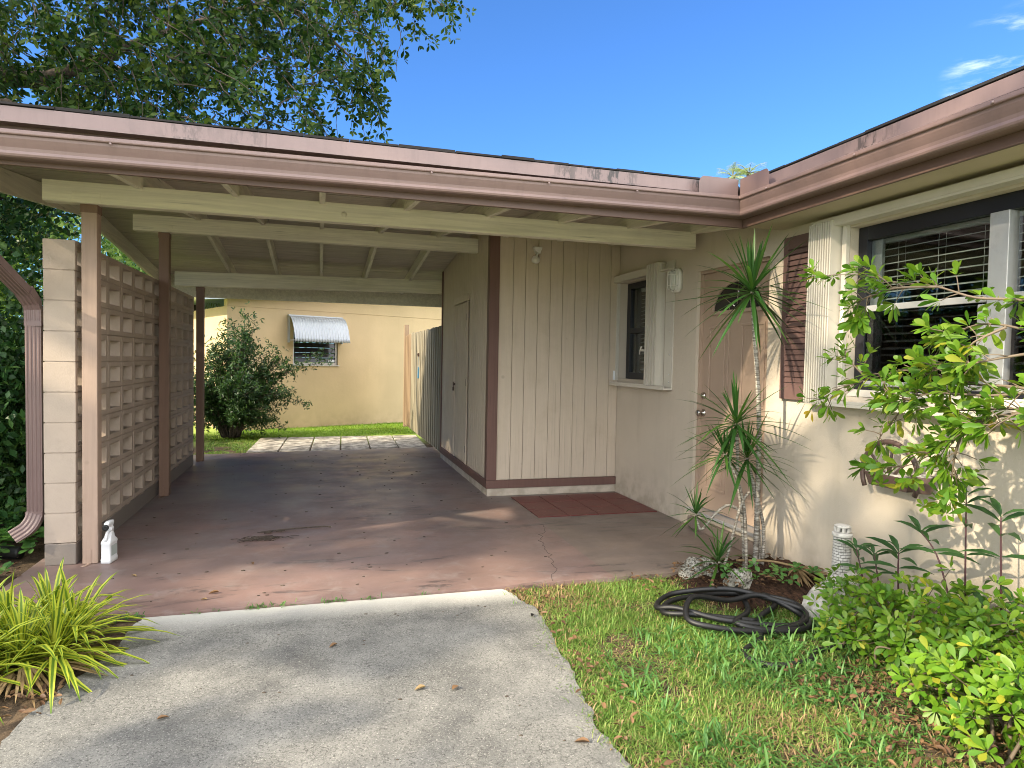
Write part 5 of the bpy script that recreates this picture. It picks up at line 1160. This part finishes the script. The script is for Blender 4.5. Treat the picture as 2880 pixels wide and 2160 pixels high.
# ------------------------------------------------------------------ ground cover
def scatter(n, x0, x1, y0, y1, ok):
    out = []
    k = 0
    while len(out) < n and k < n * 60:
        k += 1; x = random.uniform(x0, x1); y = random.uniform(y0, y1)
        if ok(x, y): out.append((x, y))
    return np.array(out)
DRX = sorted([(p[1], p[0]) for p in right])
def drive_x(y):
    for (ya, xa), (yb, xb) in zip(DRX[:-1], DRX[1:]):
        if ya <= y <= yb: return xa + (xb - xa) * (y - ya) / max(1e-6, yb - ya)
    return 1.2
def blades(name, pts, z, Lr, W, mat, lean=.8, droop=(.2, .7), seed=1, prof=GRASS):
    rng = np.random.default_rng(seed); N = len(pts); P_ = np.column_stack([pts, np.full(N, z)]); a = rng.uniform(0, 2 * PI, N); el = rng.uniform(.2, 1.3, N)
    D_ = np.column_stack([np.cos(a) * np.cos(el) * lean, np.sin(a) * np.cos(el) * lean, np.sin(el)]); N_ = np.column_stack([-np.cos(a), -np.sin(a), np.full(N, .6)]); L_ = rng.uniform(Lr[0], Lr[1], N) * (.6 + .5 * rng.random(N))
    return leaf_mesh(name, P_, D_, N_, L_, W * (.6 + .7 * rng.random(N)), prof, rng.uniform(droop[0], droop[1], N), .3)
random.seed(121)
def lawn_ok(x, y):
    if x < drive_x(y) + random.choice((random.uniform(-.01, .06), random.uniform(-.10, .05))): return False
    if y > 3.96: return False
    if x > 2.25 and y > 3.35: return random.random() < .06
    if x > 2.0 + .25 * (y - 1.5) and y < 2.55: return mnoise.noise(Vector((x * 3.2, y * 3.2, 0))) > -.05 and random.random() < .45
    f = mnoise.noise(Vector((x * 2.3, y * 2.3, 4))) * .5 + .5
    if y > 3.6: return random.random() < (.2 if x < 1.55 else .6)
    b = mnoise.noise(Vector((x * 5.5, y * 5.5, 7))) * .5 + .5
    return random.random() < (.10 + 1.9 * max(0, f - .30)) * (.35 + 1.3 * b) * (1.0 if y > 2.4 or x < 1.6 else .7)
tag(link_mesh('grass', blades('grass', scatter(62000, 1.0, 3.15, 1.1, 3.98, lawn_ok), -.028, (.04, .125), .0017, MAT['grass'], droop=(.3, 1.1), seed=5), 'grass'), 'patchy green grass growing between the driveway and the planting bed', 'grass', kind='stuff')
# straw-coloured dead grass along the slab and drive
def dry_ok(x, y):
    e = drive_x(y)
    return x > e - .01 and ((y > 3.55 and x < 1.75 and random.random() < .9) or (x < e + .14 and random.random() < .35) or (y < 2.5 and x > 1.4 and random.random() < .5) or random.random() < .16)
tag(link_mesh('dry_grass', blades('dry_grass', scatter(11000, 1.0, 3.0, 1.1, 3.99, dry_ok), -.026, (.04, .10), .0026, MAT['straw'], droop=(.4, .9), seed=6), 'straw'), 'dry straw-coloured grass along the edge of the slab and driveway', 'dry grass', kind='stuff')
# broad-bladed weeds
random.seed(123)
wp = scatter(430, 1.3, 2.7, 1.3, 3.2, lambda x, y: x > drive_x(y) + .1 and mnoise.noise(Vector((x * 2.1, y * 2.1, 8))) > -.05)
wp = np.concatenate([wp, scatter(170, 1.9, 2.65, 2.3, 3.1, lambda x, y: True)])
wp = np.repeat(wp, 5, 0); wp = wp + RNG.normal(0, .014, (len(wp), 2))
tag(link_mesh('broad_weeds', blades('broad_weeds', wp, -.02, (.07, .21), .0048, MAT['weedleaf'], droop=(.35, 1.0), seed=7, prof=LANCE), 'weedleaf'), 'broad-bladed crabgrass weeds scattered through the grass by the hose', 'weeds', kind='stuff')
random.seed(122)
lp = scatter(19000, -3.2, 2.2, 12.0, 15.4, lambda x, y: y < 13.70 + .447 * (x + 1.71) - .05 and y > 12.3 + .2 * (x + 1.2) and (x > -1.7 or random.random() < .5))
tag(link_mesh('lawn', blades('lawn', lp, -.03, (.04, .085), .004, MAT['lawn'], seed=8), 'lawn'), 'bright sunlit strip of lawn at the foot of the yellow house', 'lawn', kind='stuff')
lp2 = scatter(2600, -1.75, -.95, 10.4, 12.2, lambda x, y: mnoise.noise(Vector((x * 3, y * 3, 2))) > -.1)
tag(link_mesh('rear_grass', blades('rear_grass', lp2, -.03, (.04, .08), .004, MAT['grass'], seed=9), 'grass'), 'thin grass left of the pavers behind the carport', 'grass', kind='stuff')
# leafy weeds left of the downspout
random.seed(124)
lw = scatter(800, -3.6, -1.3, 2.6, 6.6, lambda x, y: not (x > -1.9 and y > 4.0) and not (x > -1.75 and y > 3.05) and not (x > -1.25) and mnoise.noise(Vector((x * 1.7, y * 1.7, 5))) > -.22)
cs = [Vector((x, y, random.uniform(.03, .22))) for x, y in lw]
P_, D_, N_, L_ = whorl_leaves(cs, [Vector((random.gauss(0, .3), random.gauss(0, .3), 1)) for _ in cs], 5, 8, (.04, .085), (.8, 1.5))
tag(link_mesh('ground_weeds', leaf_mesh('ground_weeds', P_, D_, N_, L_, L_ * .36, OVAL, .25, .15), 'weedleaf'), 'leafy green weeds covering the ground left of the downspout', 'weeds', kind='stuff')
# small weeds round the mulch bed and in the slab joint
random.seed(125)
cs = [Vector((x, y, random.uniform(.09, .17))) for x, y in scatter(20, 2.45, 3.05, 3.35, 3.65, lambda x, y: True)]
P_, D_, N_, L_ = whorl_leaves(cs, [Vector((random.gauss(0, .3), random.gauss(0, .3), 1)) for _ in cs], 4, 7, (.025, .055), (.7, 1.5))
tag(link_mesh('bed_weeds', leaf_mesh('bed_weeds', P_, D_, N_, L_, L_ * .3, OVAL, .25, .15), 'weedleaf'), 'small leafy weeds sprouting on the mulch bed behind the hose', 'weeds', kind='stuff')
cw = []
for cx, n in ((-1.0, 120), (-.35, 60), (.1, 40), (-.18, 22), (.32, 16), (-.6, 14), (.62, 10)):
    for _ in range(n): cw.append((cx + random.gauss(0, .045), 3.99 + random.gauss(0, .012)))
tag(link_mesh('crack_weeds', blades('crack_weeds', np.array(cw), -.01, (.02, .065), .0035, MAT['weedleaf'], seed=10, prof=LANCE), 'weedleaf'), 'tiny weeds growing in the joint between red slab and grey driveway', 'weeds', kind='stuff')
# dead leaf litter
random.seed(126)
lt = list(scatter(1200, 1.7, 3.1, .9, 2.6, lambda x, y: x > 1.75 + .25 * (y - 1.2) and random.random() < .8)) + list(scatter(260, 2.0, 3.1, 3.4, 3.98, lambda x, y: True)) + list(scatter(170, -1.75, -.95, 2.9, 3.5, lambda x, y: x < -1.02 + .2 * (y - 3.))) + list(scatter(240, -3.2, -1.8, 4.6, 7.0, lambda x, y: True)) + list(scatter(90, 1.1, 1.75, 1.5, 3.9, lambda x, y: drive_x(y) < x < drive_x(y) + .2))
lt = np.array(lt); N = len(lt); rng = np.random.default_rng(4); a = rng.uniform(0, 6.28, N)
zl = np.where((lt[:, 0] > 2.2) & (lt[:, 1] > 3.3), .075, -.005) + rng.uniform(0, .03, N)
tag(link_mesh('leaf_litter', leaf_mesh('leaf_litter', np.column_stack([lt, zl]), np.column_stack([np.cos(a), np.sin(a), rng.normal(0, .25, N)]), np.column_stack([rng.normal(0, .4, (N, 2)), np.ones(N)]), rng.uniform(.018, .048, N), .009, OVAL, .1, .6), 'litter'), 'brown dead leaves lying under the bushes and along the soil', 'leaf litter', kind='stuff')
# single fallen leaves on the concrete
FL = [((.432, 2.831), 'curled tan leaf on the sunlit middle of the driveway', .055, 'straw'), ((.583, 2.80), 'folded orange-brown leaf right of the curled tan leaf on the driveway', .05, 'litter'), ((-.584, 2.842), 'small red-brown leaf on the left half of the driveway', .045, 'litter'), ((.076, 3.365), 'red-brown leaf on the shaded upper driveway', .05, 'litter'), ((-.60, 4.258), 'orange leaf on the red slab near its front joint', .06, 'litter'), ((-.639, 4.155), 'pale yellow leaf just in front of the orange leaf on the slab', .04, 'straw'), ((-1.133, 4.70), 'pale dry leaf on the slab in front of the spray bottle', .045, 'straw'), ((-.434, 4.806), 'dark brown leaf on the slab in front of the twig pile', .05, 'litter'), ((1.169, 3.51), 'black wet leaf at the right edge of the driveway near the dry grass', .05, 'rubber'), ((.965, 2.276), 'dark red leaf on the driveway close to the grass at the bottom', .06, 'litter')]
random.seed(127)
for (x, y), lab, LL, mt in FL:
    a = random.uniform(0, 6.28); z = .004 if y > 4 else -.008
    me = leaf_mesh('fallen_leaf', [(x - math.cos(a) * LL / 2, y - math.sin(a) * LL / 2, z)], [(math.cos(a), math.sin(a), .12)], [(0.1, 0.1, 1)], LL, LL * .24, OVAL, .05, .9)
    tag(link_mesh('fallen_leaf', me, mt), lab, 'leaf', 'fallen leaves on the concrete')
m = MB(); random.seed(128)
for k in range(60):
    a = random.uniform(-.5, .5) + (PI if random.random() < .5 else 0); x, y = -.42 + random.gauss(0, .07), 5.47 + random.gauss(0, .03); l = random.uniform(.04, .12); m.tube([(x, y, .004), (x + l * .5 * math.cos(a), y + l * .5 * math.sin(a), .012), (x + l * math.cos(a), y + l * math.sin(a), .004)], .0022, 4)
m.tube(smooth_path([(-.45, 5.66, .006), (-.25, 5.70, .01), (.02, 5.74, .008), (.10, 5.72, .006)], 5), .005, 5)
for k in range(14): x, y = -.40 + random.gauss(0, .06), 5.66 + random.gauss(0, .015); m.tube([(x, y, .004), (x + .05, y + random.gauss(0, .02), .01)], .003, 4)
tag(m.build('twig_pile', 'bark'), 'dark pile of twigs and debris on the red carport floor', 'twigs')
m = MB(); random.seed(129)
for k in range(150):
    x = random.uniform(-1.45, 1.85); y = random.uniform(4.1, 10.2); r = random.uniform(.004, .011); rock(m, (x, y, .002), (r * 1.6, r, r * .35), k, 1)
for k in range(40):
    x = random.uniform(-.9, 1.0); y = random.uniform(1.9, 3.9); r = random.uniform(.003, .007); rock(m, (x, y, -.011), (r * 1.6, r, r * .35), k, 1)
tag(m.build('debris_bits', 'bark'), 'scattered dark crumbs of leaf debris on the slab and driveway', 'debris', kind='stuff')
